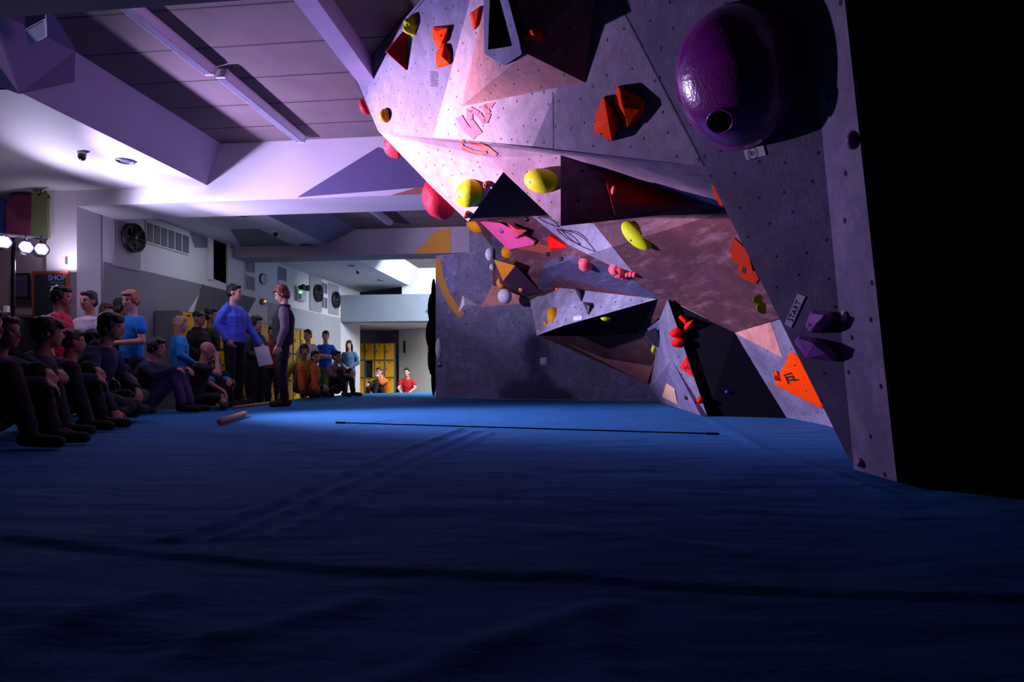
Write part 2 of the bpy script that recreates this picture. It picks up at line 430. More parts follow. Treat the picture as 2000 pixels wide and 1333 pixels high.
# ------------------------------------------------------------------ crash mat with folds and seams
def carpetmat():
    m = mat('blue_carpet', (40, 104, 156), .9, var=.18, scale=9, spec=.12)
    N = m.node_tree.nodes; L = m.node_tree.links; b = N['Principled BSDF']
    tc = N.new('ShaderNodeTexCoord'); n = N.new('ShaderNodeTexNoise'); n.inputs['Scale'].default_value = 160; n.inputs['Detail'].default_value = 2
    n3 = N.new('ShaderNodeTexNoise'); n3.inputs['Scale'].default_value = 2.2; n3.inputs['Detail'].default_value = 5
    mp = N.new('ShaderNodeMapping'); mp.inputs['Scale'].default_value = (.6, 1.8, 1); L.new(tc.outputs['Object'], mp.inputs[0]); L.new(mp.outputs[0], n3.inputs['Vector'])
    L.new(tc.outputs['Object'], n.inputs['Vector'])
    b1 = N.new('ShaderNodeBump'); b1.inputs['Strength'].default_value = .5; b1.inputs['Distance'].default_value = .004; L.new(n.outputs['Fac'], b1.inputs['Height'])
    b2 = N.new('ShaderNodeBump'); b2.inputs['Strength'].default_value = .9; b2.inputs['Distance'].default_value = .05; L.new(n3.outputs['Fac'], b2.inputs['Height']); L.new(b1.outputs[0], b2.inputs['Normal'])
    L.new(b2.outputs[0], b.inputs['Normal'])
    return m
M_carpet = carpetmat()
def gpt(px, py): Y = F*CZ/(py-HY); return ((px-CX)/F*Y, Y)
FOLDS = []   # (polyline in floor metres, kind, height, width)
def fold(pts, kind, h, w): FOLDS.append(([gpt(*p) for p in pts], kind, h, w))
fold([(-250, 1020), (0, 1042), (300, 1070), (620, 1086), (900, 1105), (1350, 1130), (1700, 1145), (2200, 1165)], 's', .010, .02)
fold([(745, 955), (1000, 962), (1400, 985), (1700, 998), (2100, 1010)], 's', .005, .03)
fold([(330, 1045), (560, 965), (760, 890), (900, 838)], 'r', .016, .035)
fold([(430, 1040), (640, 960), (820, 890), (930, 842)], 'r', .013, .03)
fold([(520, 1035), (700, 965), (870, 885), (960, 845)], 'r', .01, .03)
fold([(-100, 858), (300, 868), (560, 883), (900, 905), (1300, 920), (1700, 930)], 's', .004, .04)
fold([(520, 855), (640, 880), (760, 875), (860, 868)], 'r', .01, .05)
fold([(560, 865), (700, 830), (800, 812)], 'r', .008, .05)
fold([(1380, 815), (1500, 880), (1750, 960)], 'r', .008, .04)
fold([(900, 1010), (1250, 1040), (1500, 1075)], 'r', .008, .05)
fold([(150, 1330), (420, 1230), (700, 1150)], 'r', .014, .05)
fold([(700, 1330), (1000, 1220), (1200, 1170)], 'r', .014, .05)
fold([(-50, 1260), (150, 1190), (330, 1140)], 'r', .012, .05)
fold([(1150, 1190), (1180, 1330)], 'r', .01, .04)
fold([(0, 1170), (300, 1200), (520, 1250)], 'r', .01, .06)
def near_amp(y): return max(0, min(1, (3.8-y)/1.5))
def mat_h(x, y):
    h = (.005+.014*near_amp(y))*(noise.noise(V(x*1.1, y*.8, 3))+.4*noise.noise(V(x*3.2, y*2.6, 9)))
    for pl, kind, hh, w in FOLDS:
        best = 9; side = 0; tt = 0
        for i in range(len(pl)-1):
            ax, ay = pl[i]; bx, by = pl[i+1]; dx, dy = bx-ax, by-ay; L2 = dx*dx+dy*dy
            t = max(0, min(1, ((x-ax)*dx+(y-ay)*dy)/L2)); qx, qy = x-ax-dx*t, y-ay-dy*t
            d = math.hypot(qx, qy)
            if d < best: best = d; side = dx*qy-dy*qx; ends = (i == 0 and t == 0) or (i == len(pl)-2 and t == 1)
        if best > 5*w+.5: continue
        if kind == 'r': h += hh*math.exp(-(best/w)**2)
        else:
            s = 1 if side > 0 else -1      # far side is raised, rounds off behind
            if not ends:
                d = best*s; t = max(0, min(1, (d+.012)/.024)); t = t*t*(3-2*t)
                h += hh*(t*math.exp(-max(d, 0)/.28)-(1-t)*.3*math.exp(min(d, 0)/.05))
    return h
ys = []; y = .75
while y < 16.5:
    ys.append(y); y += .012+.0042*y*y*.55 if y < 8 else .25
xs = []; x = -6.0
NX = 360
rows = []; verts = []; faces = []
def mat_left(y): return -5.75 if y < 6.9 else -5.12 if y < 7.6 else -4.62 if y < 9.2 else -4.05 if y < 12.86 else -3.74
def mat_back(x): return 16.2+.95*(x+2.0) if x < 0 else 17.5
for yy in ys:
    xl, xr = mat_left(yy), 3.6
    row = []
    for i in range(NX+1):
        x = xl+(xr-xl)*i/NX; row.append(len(verts)); verts.append(V(x, yy, mat_h(x, yy) if yy < 9.5 else 0))
    rows.append(row)
top_z = [v.z for v in verts]
# the far edge of the mat runs at a slant
for k, v in enumerate(verts):
    lim = 14.2+(v.x+3.7)*.9 if v.x < -1.5 else 16.5
    if v.y > lim: v.y = lim
for a, b in zip(rows[:-1], rows[1:]):
    for i in range(NX): faces.append((a[i], a[i+1], b[i+1], b[i]))
# skirt
edge = rows[0]+[r[-1] for r in rows[1:]]+rows[-1][-2::-1]+[r[0] for r in rows[-2:0:-1]]
b0 = len(verts)
for i in edge: verts.append(V(verts[i].x, verts[i].y, -.3))
n = len(edge)
for i in range(n): faces.append((edge[i], b0+i, b0+(i+1) % n, edge[(i+1) % n]))
for v in verts[:b0]: v.z = min(v.z-.006-.018*near_amp(v.y), .014 if -3 < v.x < 1.5 and v.y < 9 else -.002)
cm = mesh('crash_mat', verts, faces, M_carpet, smooth=True)
for p in cm.data.polygons[-n:]: p.use_smooth = False
tag(cm, 'wide blue carpeted crash mat covering the hall floor, creased and seamed', 'crash mat')

# ------------------------------------------------------------------ the climbing wall
CW = empty('climbing_wall'); tag(CW, 'tall overhanging grey climbing wall with angled panels, filling the right of the hall', 'climbing wall')
nB = V(-.8, -.5, -.3).normalized(); tipB = P(1668, 918, 3.14)
def dB(px, py): return on_plane(px, py, tipB, nB).y
def dp(px, py, a, b, c):
    n = (b-a).cross(c-a); return on_plane(px, py, a, n).y
YB1, YB2, YB3 = dB(1375, 325), dB(1205, 0), dB(1581, 0)
cA, cB, cC = P(1375, 325, YB1), P(1205, 0, YB2), P(738, 255, 6.25)
def dC(px, py): return dp(px, py, cA, cB, cC)
aA, aB, aC = P(1668, 918, 3.14), P(1752, 942, 2.79), P(1581, 0, YB3)
def dA(px, py): return dp(px, py, aA, aB, aC)
def pp(pts, f): return [(x, y, f(x, y)) for x, y in pts]
panel('main_panel', pp([(738, 255), (690, 150), (720, 134), (740, 95), (822, 0), (905, -95), (980, -95), (918, 0), (846, 268)], dC), M_wallA, CW, 'C1', 'lavender grey panel at the free edge')
panel('main_panel', pp([(846, 268), (918, 0), (980, -95), (1130, -150), (1162, 0), (1040, 286)], dC), M_wallB, CW, 'C2', 'pale dusty panel in the middle')
panel('main_panel', pp([(1040, 286), (1162, 0), (1130, -150), (1075, -250), (1205, 0), (1375, 325)], dC), M_wallC, CW, 'C3', 'mid grey panel')
panel('leaning_panel', pp([(1668, 918), (1375, 325), (1205, 0), (1075, -250), (1540, -250), (1564, -250), (1581, 0)], dB), M_wallD, CW, 'B', 'dim grey panel narrowing to the floor')
panel('pillar_panel', pp([(1668, 918), (1581, 0), (1564, -250), (1623, -250), (1650, 0), (1752, 942)], dA), wallmat('board_pillar', (140, 128, 150), chalk=.35, hs=4), CW, 'A')
e0, e1 = P(1752, 942, 2.79), P(2000, 970, 2.47)
e2 = e0+(e1-e0)*6; t0 = P(1623, -250, dA(1623, -250))
mesh('end_panel', [e0, e2, e2+V(-.3, -.2, 3.3), t0], [(0, 1, 2, 3)], M_black, CW)  # unlit end face, its shade painted matte black
# return faces hidden from here
panel('return_panel', [(1375, 325, YB1), (1668, 918, 3.14), (1690, 850, 5.0), (1490, 400, 4.9)], M_wallD, CW, 'B2')
# soffit under the main panel
YC = lambda x: dC(x, 255+(x-738)*(70/637))
Ln = lambda x: 255+(x-738)*(70/637)
panel('soffit_panel', [(738, 255, 6.25), (846, Ln(846), YC(846)), (957, Ln(957), YC(957)), (1095, Ln(1095), YC(1095)), (1240, Ln(1240), YC(1240)), (1375, 325, YB1), (1414, 407, 4.6), (1300, 371, 4.7), (1205, 340, 4.79), (1095, 303, 4.9), (957, 308, 5.4), (752, 262, 6.15)], M_soffit, CW, 'D')
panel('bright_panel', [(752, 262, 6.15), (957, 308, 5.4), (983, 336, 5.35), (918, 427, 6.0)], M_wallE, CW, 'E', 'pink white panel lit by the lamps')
panel('edge_strip', [(738, 255, 6.25), (752, 262, 6.15), (918, 427, 6.0), (914, 433, 6.1), (846, 368, 6.15)], M_plyedge, CW, 'E0')
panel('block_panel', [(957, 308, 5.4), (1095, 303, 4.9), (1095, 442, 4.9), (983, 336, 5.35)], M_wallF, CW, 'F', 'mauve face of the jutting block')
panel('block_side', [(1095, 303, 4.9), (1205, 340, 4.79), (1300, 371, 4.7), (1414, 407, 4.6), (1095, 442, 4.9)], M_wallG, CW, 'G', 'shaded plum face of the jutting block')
panel('underside_panel', [(983, 336, 5.36), (1100, 425, 7.0), (1068, 421, 7.2), (918, 427, 6.01)], M_shadeblack, CW, 'H', 'triangular underside with its shade painted near black')
panel('block_underside', [(1095, 442, 4.9), (1414, 407, 4.6), (1414, 396, 5.2), (1095, 428, 7.2), (990, 345, 5.5)], M_shadeblack, CW, 'I')
mesh('return_panel', [P(738, 255, 6.25), P(690, 150, 6.3), P(900, 150, 9.5), P(1000, 380, 10.5), P(918, 427, 6.0)], [(0, 1, 2, 3, 4)], M_plyedge, CW)
# the long overhang
j1, j2, j3 = P(962, 500, 11.3), P(1265, 745, 10.5), P(1435, 650, 6.8)
def dJ(px, py): return dp(px, py, j1, j2, j3)
J = [(905, 405, 11.6), (922, 434, 11.5), (962, 483, 11.35), (962, 557, 11.4), (1035, 586, 11.15), (1050, 655, 11.05), (1265, 750, 10.45), (1282, 700, 9.3)]
J += pp([(1264, 643), (1288, 620), (1304, 584), (1435, 650), (1505, 628), (1600, 600), (1520, 380), (1405, 380), (1095, 405)], dJ)+[(1000, 390, 10.0)]
panel('overhang_panel', J, M_wallJ, CW, 'J', 'brown streaked overhang')
kA, kB = P(851, 777, 12.0), P(1292, 785, 10.34)
kd = (kB-kA); kd.z = 0
def dK(px, py): return on_plane(px, py, kA, V(-kd.y, kd.x, 0)).y
panel('far_panel', pp([(851, 777), (851, 437), (910, 424), (960, 415), (1330, 400), (1330, 786), (1292, 786)], dK), M_wallK, CW, 'K', 'grey vertical panel at the far end')
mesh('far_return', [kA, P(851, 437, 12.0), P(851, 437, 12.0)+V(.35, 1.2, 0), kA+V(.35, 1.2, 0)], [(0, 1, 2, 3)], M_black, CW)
# triangular bulge on the far wall
panel('bulge_panel', [(1035, 587, 10.8), (1060, 574, 10.4), (1092, 541, 9.5), (1099, 637, 8.7), (1048, 656, 9.5)], M_wallM, CW, 'M1', 'grey facet of the triangular bulge')
panel('bulge_panel', [(1092, 541, 9.5), (1282, 585, 7.55), (1099, 637, 8.7)], M_wallM, CW, 'M2', 'scuffed grey facet of the triangular bulge')
panel('bulge_underside', [(1048, 656, 9.5), (1099, 637, 8.7), (1282, 585, 7.55), (1246, 652, 8.9), (1150, 657, 9.3)], M_shadenavy, CW, 'M3', 'underside of the triangular bulge, its shade painted near black')
# fin, dark bay and lower wedge
panel('fin_panel', [(1304, 584, 7.25), (1381, 813, 7.0), (1369, 814, 7.0), (1312, 703, 7.4), (1288, 624, 7.8)], M_fin, CW, 'N1')
panel('fin_side', [(1288, 624, 7.8), (1312, 703, 7.4), (1369, 814, 7.0), (1292, 787, 10.0), (1268, 760, 10.2), (1280, 695, 9.2), (1264, 643, 8.55)], M_wallD, CW, 'N2')
panel('bay_panel', [(1303, 585, 7.35), (1435, 651, 6.85), (1536, 816, 6.72), (1381, 814, 7.08)], M_shadenavy, CW, 'L', 'bay with its shade painted dark navy')
panel('wedge_panel', [(1435, 650, 6.82), (1505, 628, 6.1), (1560, 610, 5.6), (1660, 800, 5.1), (1690, 865, 4.6), (1615, 832, 5.7), (1535, 816, 6.74)], wallmat('board_wedge', (122, 112, 130)), CW, 'O', 'grey lit wedge beside the dark bay')
# paint laid on the boards
def patch(polys, m, keys, off=.004): return overlay('painted_patch', polys, m, keys, CW, off)
patch([[(1036, 420), (1160, 437), (1236, 531), (1190, 517), (1110, 478)]], M_wallJ3, ['J'])
patch([[(1062, 515), (1110, 500), (1195, 520), (1285, 578), (1270, 584), (1092, 541), (1050, 570)], [(962, 440), (985, 470), (990, 500), (963, 520)]], M_wallJ2, ['J'])
patch([[(962, 557), (1035, 586), (1036, 592), (940, 600)]], M_salmon, ['J', 'K'])
patch([[(1105, 669), (1180, 700), (1272, 715), (1280, 700), (1265, 750)]], M_salmon, ['J'])
patch([[(1080, 655), (1250, 652), (1280, 690), (1272, 715), (1180, 700), (1105, 669)]], wallmat('board_dark_brown', (96, 62, 58), holes=False, dark=.6), ['J'])
patch([[(1435, 650), (1505, 628), (1530, 700)]], M_salmon, ['O'])
patch([stroke([(852, 505), (860, 545), (872, 575), (886, 598), (902, 617)], 14)[i] for i in range(4)], M_ochrepaint, ['K'])
patch([[(851, 777), (851, 437), (905, 426), (888, 562), (872, 668), (870, 777)]], wallmat('board_far_lilac', (126, 118, 152), dark=.65, hs=4.5), ['K'], .003)
S = [(962, 304), (955, 296), (938, 287), (918, 279), (903, 276), (898, 280), (905, 289), (925, 297), (945, 302), (958, 306)]
patch(stroke([(906, 274), (899, 279), (904, 288), (925, 297), (945, 300), (950, 296), (935, 285), (915, 277), (930, 278), (950, 287), (970, 303)], 7), M_redpaint, ['D'], .006)
patch(stroke([(903, 290), (920, 299), (935, 304)], 6), M_redpaint, ['D'], .006)
patch(stroke([(897, 228), (910, 250), (930, 268)], 14)+stroke([(918, 215), (918, 235), (938, 262)], 12)+stroke([(918, 213), (935, 222), (948, 240), (955, 222), (945, 205)], 10)+[[(945, 205), (968, 200), (960, 212), (950, 213)]], M_pinkpaint, ['C2'], .005)
def loop(a, b, w, n=14):
    pts = []
    for i in range(n+1):
        t = i/n; s = math.sin(math.pi*t)*w
        pts.append((a[0]+(b[0]-a[0])*t+s*(b[1]-a[1])/100, a[1]+(b[1]-a[1])*t-s*(b[0]-a[0])/100))
    return pts
scr = []
for a, b, w in (((1052, 424), (1094, 443), 14), ((1052, 424), (1094, 443), -6), ((1088, 447), (1135, 478), 10), ((1088, 447), (1135, 478), -8), ((1095, 447), (1164, 492), 12), ((1095, 447), (1164, 492), -8), ((1100, 450), (1150, 470), 14)):
    scr += stroke(loop(a, b, w), 1.6)
patch(scr, M_ink, ['J'], .008)
patch([oval(1000, 300, .1, .1, 4)], M_ink, ['D']) if False else None
# printed dot grid and panel joints
patch([oval(x+840+(y % 2)*1.5, 141+y*3.4, .9, .9, 6) for y in range(9) for x in (1.5, 4.5, 7.5, 10.5, 13.5)], M_ink, ['C1'], .004)
patch(stroke([(724, 137), (746, 97), (828, 0)], 1.4), M_ink, ['C1'], .003)
patch(stroke([(1205, 0), (1240, 65), (1375, 325)], 1.6)+stroke([(1080, 180), (1081, 290)], 1), M_ink, ['C2', 'C3', 'B'], .003)

# ------------------------------------------------------------------ climbing holds
def finish(o, label, group=None, cat='climbing hold'): return tag(o, label, cat, group)
def dome(px, py, w, h, prot, m, label, rot=0, lump=0, keys=None, name='climbing_hold', group=None, shift=.35, loc_n=None, ridges=0, seg=36, dents=(), parent=None, power=1.0, sq=2.0):
    loc, n = hit(px, py, keys) if loc_n is None else (Vector(loc_n[0]), Vector(loc_n[1]).normalized())
    vd = (CAM-loc).normalized()
    if loc_n is None and n.dot(vd) < .55: n = (n+vd*.9).normalized()
    a = proj(loc+n*prot); sx, sy = a[0]-px, a[1]-py
    if loc_n: a = proj(loc); b = proj(loc+n*prot); sx, sy = b[0]-a[0], b[1]-a[1]
    bx, by = px-sx*shift, py-sy*shift
    kk = max(.55, 1-.0)
    if loc_n is None:
        C = on_plane(bx, by, loc, n)
        ring = []
        c, s = math.cos(math.radians(rot)), math.sin(math.radians(rot))
        for i in range(seg):
            t = 2*math.pi*i/seg
            x = math.copysign(abs(math.cos(t))**(2/sq), math.cos(t))*w/2*kk; y2 = math.copysign(abs(math.sin(t))**(2/sq), math.sin(t))*h/2*kk
            ring.append(on_plane(bx+x*c-y2*s, by+x*s+y2*c, loc, n)-C)
    else:
        C = loc; u, v = facebasis(n); sc = loc.y/F
        ring = [u*(math.cos(2*math.pi*i/seg)*w/2*sc)+v*(math.sin(2*math.pi*i/seg)*h/2*sc) for i in range(seg)]
    K = 12; verts = []; sd = random.random()*50
    for k in range(K):
        ph = math.pi/2*k/K
        cr, sr = math.cos(ph)**power, math.sin(ph)
        for i, r in enumerate(ring):
            p = r*cr+n*(prot*sr)
            q = p/max(.05, r.length)
            f = 1+lump*noise.noise(q*1.7+V(sd, 0, 0))
            if ridges: f += .05*(1 if (int(i*ridges/seg*2)+k) % 2 else -1)
            p = r*cr*f+n*(prot*sr*f+.004)
            for (di, dk, da, dr) in dents:
                dd = min(abs(i-di), seg-abs(i-di))/dr[0]; d2 = (k-dk)/dr[1]
                p = p-n*(da*math.exp(-dd*dd-d2*d2))
            verts.append(C+p)
    verts.append(C+n*(prot*(1+lump*noise.noise(n*9))+.004))
    faces = []
    for k in range(K-1):
        for i in range(seg): faces.append((k*seg+i, k*seg+(i+1) % seg, (k+1)*seg+(i+1) % seg, (k+1)*seg+i))
    for i in range(seg): faces.append(((K-1)*seg+i, (K-1)*seg+(i+1) % seg, K*seg))
    faces.append(tuple(range(seg-1, -1, -1)))
    bm = bmesh.new(); bv = [bm.verts.new(v-C) for v in verts]
    for f in faces: bm.faces.new([bv[i] for i in f])
    o = bm_obj(name, bm, m, None, True, C)
    o.data.polygons[len(o.data.polygons)-1].use_smooth = False
    if label: finish(o, label, group)
    return o
def facet(base, apex, m, label, ref=None, keys=None, name='climbing_hold', bev=.006, group=None, cat='climbing hold', off=.005, reg=None, uv=False, shape=None):
    ref = ref or (sum(p[0] for p in base)/len(base), sum(p[1] for p in base)/len(base))
    loc, n = hit(ref[0], ref[1], keys)
    pts = [on_plane(x, y, loc, n)+n*off for x, y in base]
    for x, y, pull in apex:
        q = on_plane(x, y, loc, n); pts.append(q-(q-CAM).normalized()*pull)
    bm = bmesh.new(); bv = [bm.verts.new(p-loc) for p in pts]
    bmesh.ops.convex_hull(bm, input=bm.verts)
    for v in [v for v in bm.verts if not v.link_faces]: bm.verts.remove(v)
    if reg:
        bm.verts.index_update(); bm.faces.ensure_lookup_table()
        vv = [v.co+loc for v in bm.verts]; ff = []
        for f in bm.faces:
            ix = [v.index for v in f.verts]; ff += [(ix[0], ix[i], ix[i+1]) for i in range(1, len(ix)-1)]
    o = bm_obj(name, bm, m, None, False, loc, uv=uv)
    if bev: mod(o, bev)
    if label: finish(o, label, group, cat)
    if reg: register(reg, vv, ff)
    OBVH[o.name] = (o, loc)
    return o
OBVH = {}
def bolt(o, px, py, r=.012, dark=True):
    """the screw that fixes a hold: a washer ring and a socket"""
    me = o.data; vs = [v.co+o.location for v in me.vertices]
    b = BVHTree.FromPolygons(vs, [tuple(p.vertices) for p in me.polygons])
    h = b.ray_cast(CAM, ray(px, py).normalized())
    if h[0] is None: return
    n = h[1] if h[1].dot(CAM-h[0]) > 0 else -h[1]
    bm = bmesh.new(); p = h[0]-o.location
    cyl(bm, p-n*.004, p+n*.004, r, seg=12)
    s = bm_obj('bolt', bm, M_steel, o)
    bm = bmesh.new(); cyl(bm, p, p+n*.006, r*.6, seg=10); bm_obj('socket', bm, M_boltdark, s)

# big volumes on the main panel
v1 = facet([(902, 208), (1143, 161), (1172, -60), (962, -60)], [(1027, 104, .38), (1010, -60, .38)], M_salmonh, 'large salmon pink pyramid volume jutting from the top of the main panel', ref=(1040, 120), keys=['C1', 'C2', 'C3'], name='climbing_volume', cat='climbing volume', reg='V1', uv=True, bev=0)
# grey open wedge with a black triangular pocket, fixed on the pyramid
VL, VN = hit(985, 112, ['V1'])
def shell(px, pull):
    L = on_plane(px[0], px[1], VL, VN); return L-(L-CAM).normalized()*pull
RV = empty('climbing_volume', hit(985, 60, ['V1'])[0]); tag(RV, 'grey wedge with a black triangular pocket, fixed on top of the salmon pyramid', 'climbing volume')
out = [(944, -40), (946, 105), (985, 128), (1019, 106), (1014, 80), (982, -40)]; inn = [(958, -40), (953, 97), (975, 94), (1000, 90), (999, 84), (966, -40)]
po, pi, pb, pd = [], [], [], []
for (x, y), (x2, y2) in zip(out, inn):
    po.append(shell((x, y), .13)); pi.append(shell((x2, y2), .13)); pb.append(shell((x, y), .012)); pd.append(shell((x2, y2), .02))
k = len(out); vs = [p-RV.location for p in po+pi+pb+pd]; fs = []; fm = []
for i in range(k-0):
    j = (i+1) % k
    if i == k-1: continue
    fs += [(i, j, k+j, k+i), (i, 2*k+i, 2*k+j, j), (k+i, k+j, 3*k+j, 3*k+i)]; fm += [0, 0, 1]
o = mesh('wedge_frame', vs, fs, [M_wallA, M_black], RV, fm=fm, uv=True)
mesh('pocket', [p-RV.location for p in pd], [tuple(range(k))], M_black, RV)['label'] = 'black inside of the pocket'
# holds on the main panel
h = dome(803, 51, 27, 42, .1, M_lime, 'lumpy dark lime hold near the wall edge, above the dark red triangle', lump=.35); bolt(h, 800, 55, .008)
h = facet([(752, 101), (788, 61), (797, 66), (796, 139)], [(755, 102, .36)], M_darkred, 'dark red triangular wedge hold beside the wall edge'); bolt(h, 780, 95)
H3 = [h := facet([(845, 53), (878, 50), (872, 84), (857, 96), (846, 78)], [(874, 55, .07), (850, 62, .08), (862, 86, .09)], M_orange, 'orange red faceted hold, upper of the twisted pair')]
bolt(h, 861, 70, .008)
h = facet([(851, 101), (870, 84), (882, 104), (880, 127), (853, 136)], [(866, 92, .08), (862, 110, .12), (876, 124, .05)], M_orange, 'orange red faceted hold, lower of the twisted pair'); bolt(h, 858, 129, .009)
dome(752, 226, 23, 29, .1, M_ochre, 'ochre egg shaped hold at the lower left edge of the main panel')
facet([(918, 26), (938, 12), (932, 50), (926, 61)], [(935, 16, .05), (922, 28, .07), (928, 50, .06)], M_orange, 'small orange red wedge on the left edge of the salmon pyramid', keys=['V1', 'C2'])
h = facet([(1020, 79), (1040, 62), (1058, 62), (1068, 82)], [(1037, 56, .09), (1050, 58, .08), (1043, 67, .1)], M_orange, 'orange wedge hold on the shaded side of the salmon pyramid', keys=['V1'])
h = facet([(1159, 238), (1179, 187), (1214, 241), (1196, 277), (1162, 258)], [(1180, 192, .1), (1195, 273, .09), (1188, 235, .17)], M_orange, 'orange red faceted hold, left one of the pair on the grey panel')
bolt(h, 1161, 238, .01); bolt(h, 1174, 262, .01)
h = facet([(1200, 202), (1206, 167), (1262, 195), (1259, 222), (1225, 253)], [(1209, 172, .08), (1216, 210, .13), (1252, 214, .07), (1226, 248, .07)], M_orange, 'orange red faceted hold, right one of the pair on the grey panel')
bolt(h, 1206, 208, .01)
dome(1222, 225, 9, 8, .03, M_orange, None) if False else None
# the giant purple ball
loc, n = hit(1455, 150, ['B'])
ball = dome(1424, 150, 218, 284, .25, M_purple, 'giant glossy purple ball hold with a round pocket, on the leaning panel', keys=['B'], seg=64, power=.72, shift=.42)
rimo = dome(1436, 150, 216, 290, .05, mat('purple_rim', (165, 40, 140), .3, bump=.1, spec=.5), None, keys=['B'], seg=48, name='rim', power=.5, shift=.4); rimo.parent = ball; rimo.location = rimo.location-ball.location
me = ball.data; bb = BVHTree.FromPolygons([v.co+ball.location for v in me.vertices], [tuple(p.vertices) for p in me.polygons])
hp = bb.ray_cast(CAM, ray(1408, 236).normalized())
if hp[0] is not None:
    n0 = hp[1] if hp[1].dot(CAM-hp[0]) > 0 else -hp[1]
    bm = bmesh.new(); c = hp[0]-ball.location; q = n0.to_track_quat('Z', 'Y').to_matrix(); S2 = 28
    rgs = []
    for r, z in ((.078, -.012), (.075, .012), (.066, .012), (.062, -.004), (.058, -.006)):
        rgs.append([bm.verts.new(c+q@V(r*math.cos(2*math.pi*i/S2), r*.78*math.sin(2*math.pi*i/S2), z)) for i in range(S2)])
    for a, b in zip(rgs[:-1], rgs[1:]):
        for i in range(S2): bm.faces.new((a[i], a[(i+1) % S2], b[(i+1) % S2], b[i]))
    pr = bm_obj('pocket_rim', bm, M_purple, ball, True)
    bm = bmesh.new(); bmesh.ops.create_circle(bm, cap_ends=True, segments=S2, radius=.064, matrix=Matrix.Translation(c+n0*.006) @ q.to_4x4() @ Matrix.Diagonal((1, .78, 1, 1)))
    bm_obj('pocket', bm, M_black, ball)['label'] = 'dark round pocket'
# purple sculpted holds lower down
h = facet([(1573, 638), (1585, 606), (1628, 608), (1634, 625), (1606, 648), (1582, 650)], [(1584, 612, .1), (1612, 616, .14), (1592, 634, .12), (1606, 640, .08)], M_violet, 'violet sculpted pinch hold beside the taped START strip', keys=['B'])
bolt(h, 1582, 634, .008)
facet([(1552, 668), (1562, 655), (1600, 660), (1640, 690), (1632, 706), (1575, 700)], [(1558, 662, .1), (1590, 672, .15), (1615, 692, .1)], M_violet, 'dim violet hold with deep shadow, below the pinch hold', keys=['B'])
o = dome(1650, 617, 9, 21, .03, M_white, 'small white rectangular hold on the edge of the pillar panel', keys=['A'], sq=5)
dome(1664, 274, 22, 38, .04, M_violet, 'violet oval hold near the right edge of the pillar panel', keys=['A'])
dome(1680, 903, 15, 18, .03, M_violet, 'small dark violet jib at the foot of the pillar panel', keys=['A'], lump=.3)
# tape labels
def tape(poly, text, size, px, py, ang, label, key):
    loc, n = hit(px, py, [key])
    e = slab('tape_label', poly, loc, n, .002, M_paper, off=.003); tag(e, label, 'label')
    u, v = facebasis(n); vs, fs = text_geo(text, size)
    # align to the image direction of the strip
    d = (on_plane(px+10*math.cos(math.radians(ang)), py-10*math.sin(math.radians(ang)), loc, n)-loc).normalized(); w = n.cross(d)
    mesh('lettering', [loc+d*p.x+w*p.y+n*.0065-e.location for p in vs], fs, M_ink, e)
    return e, loc, n, d, w
e, loc, n, d, w = tape([(1453, 293), (1492, 284), (1497, 303), (1459, 313)], 'B1', .034, 1471, 300, 10, 'white paper label reading B1 under the giant purple ball', 'B')
R = [(math.cos(2*math.pi*i/24), math.sin(2*math.pi*i/24)) for i in range(24)]
mesh('printed_ring', [loc+d*x*r+w*y*r+n*.0066-e.location for r in (.0285, .0255) for x, y in R], [(i, (i+1) % 24, 24+(i+1) % 24, 24+i) for i in range(24)], M_ink, e)
tape([(1533, 633), (1559, 573), (1574, 579), (1546, 640)], 'START', .042, 1553, 608, 65, 'white tape strip reading START on the leaning panel', 'B')
# holds peeping round the far edges
for px, py, w, hh, Y, pr, m, lb in ((712, 207, 26, 34, 6.5, .09, M_crimson, 'small crimson hold peeping round the free edge of the main panel'),
        (768, 283, 60, 50, 6.5, .12, M_crimson, 'long crimson hold behind the sloping edge under the main panel'),
        (860, 385, 84, 84, 6.9, .24, M_crimson, 'big round crimson hold hanging behind the bright panel edge')):
    dome(px, py, w, hh, pr, m, lb, loc_n=(P(px+6, py, Y), (-.72, -.55, -.2)), lump=.08)
# on the bright panel and the block
h = dome(913, 380, 50, 54, .12, M_lime, 'round lime dome hold on the bright pink panel', keys=['E']); bolt(h, 896, 385, .01)
h = dome(1054, 352, 62, 48, .12, M_lime, 'oval lime dome hold on the mauve block face', keys=['F']); bolt(h, 1034, 356, .01)
dome(950, 361, 12, 13, .05, M_brownhold, 'small brown knob right of the round lime dome', keys=['E'], lump=.3)
dome(912, 420, 10, 13, .04, M_brownhold, 'small brown knob at the lowest tip of the bright panel', keys=['E'], lump=.3)
h = facet([(1177, 333), (1203, 429), (1370, 399)], [(1196, 402, .2)], M_darkred, 'large dark red pyramid volume on the plum side of the block', keys=['G'], name='climbing_volume', cat='climbing volume', reg='V2', ref=(1240, 390))
dome(1198, 372, 9, 14, .04, M_coral, 'tiny pink knob on the edge of the large dark red pyramid', keys=['V2'])
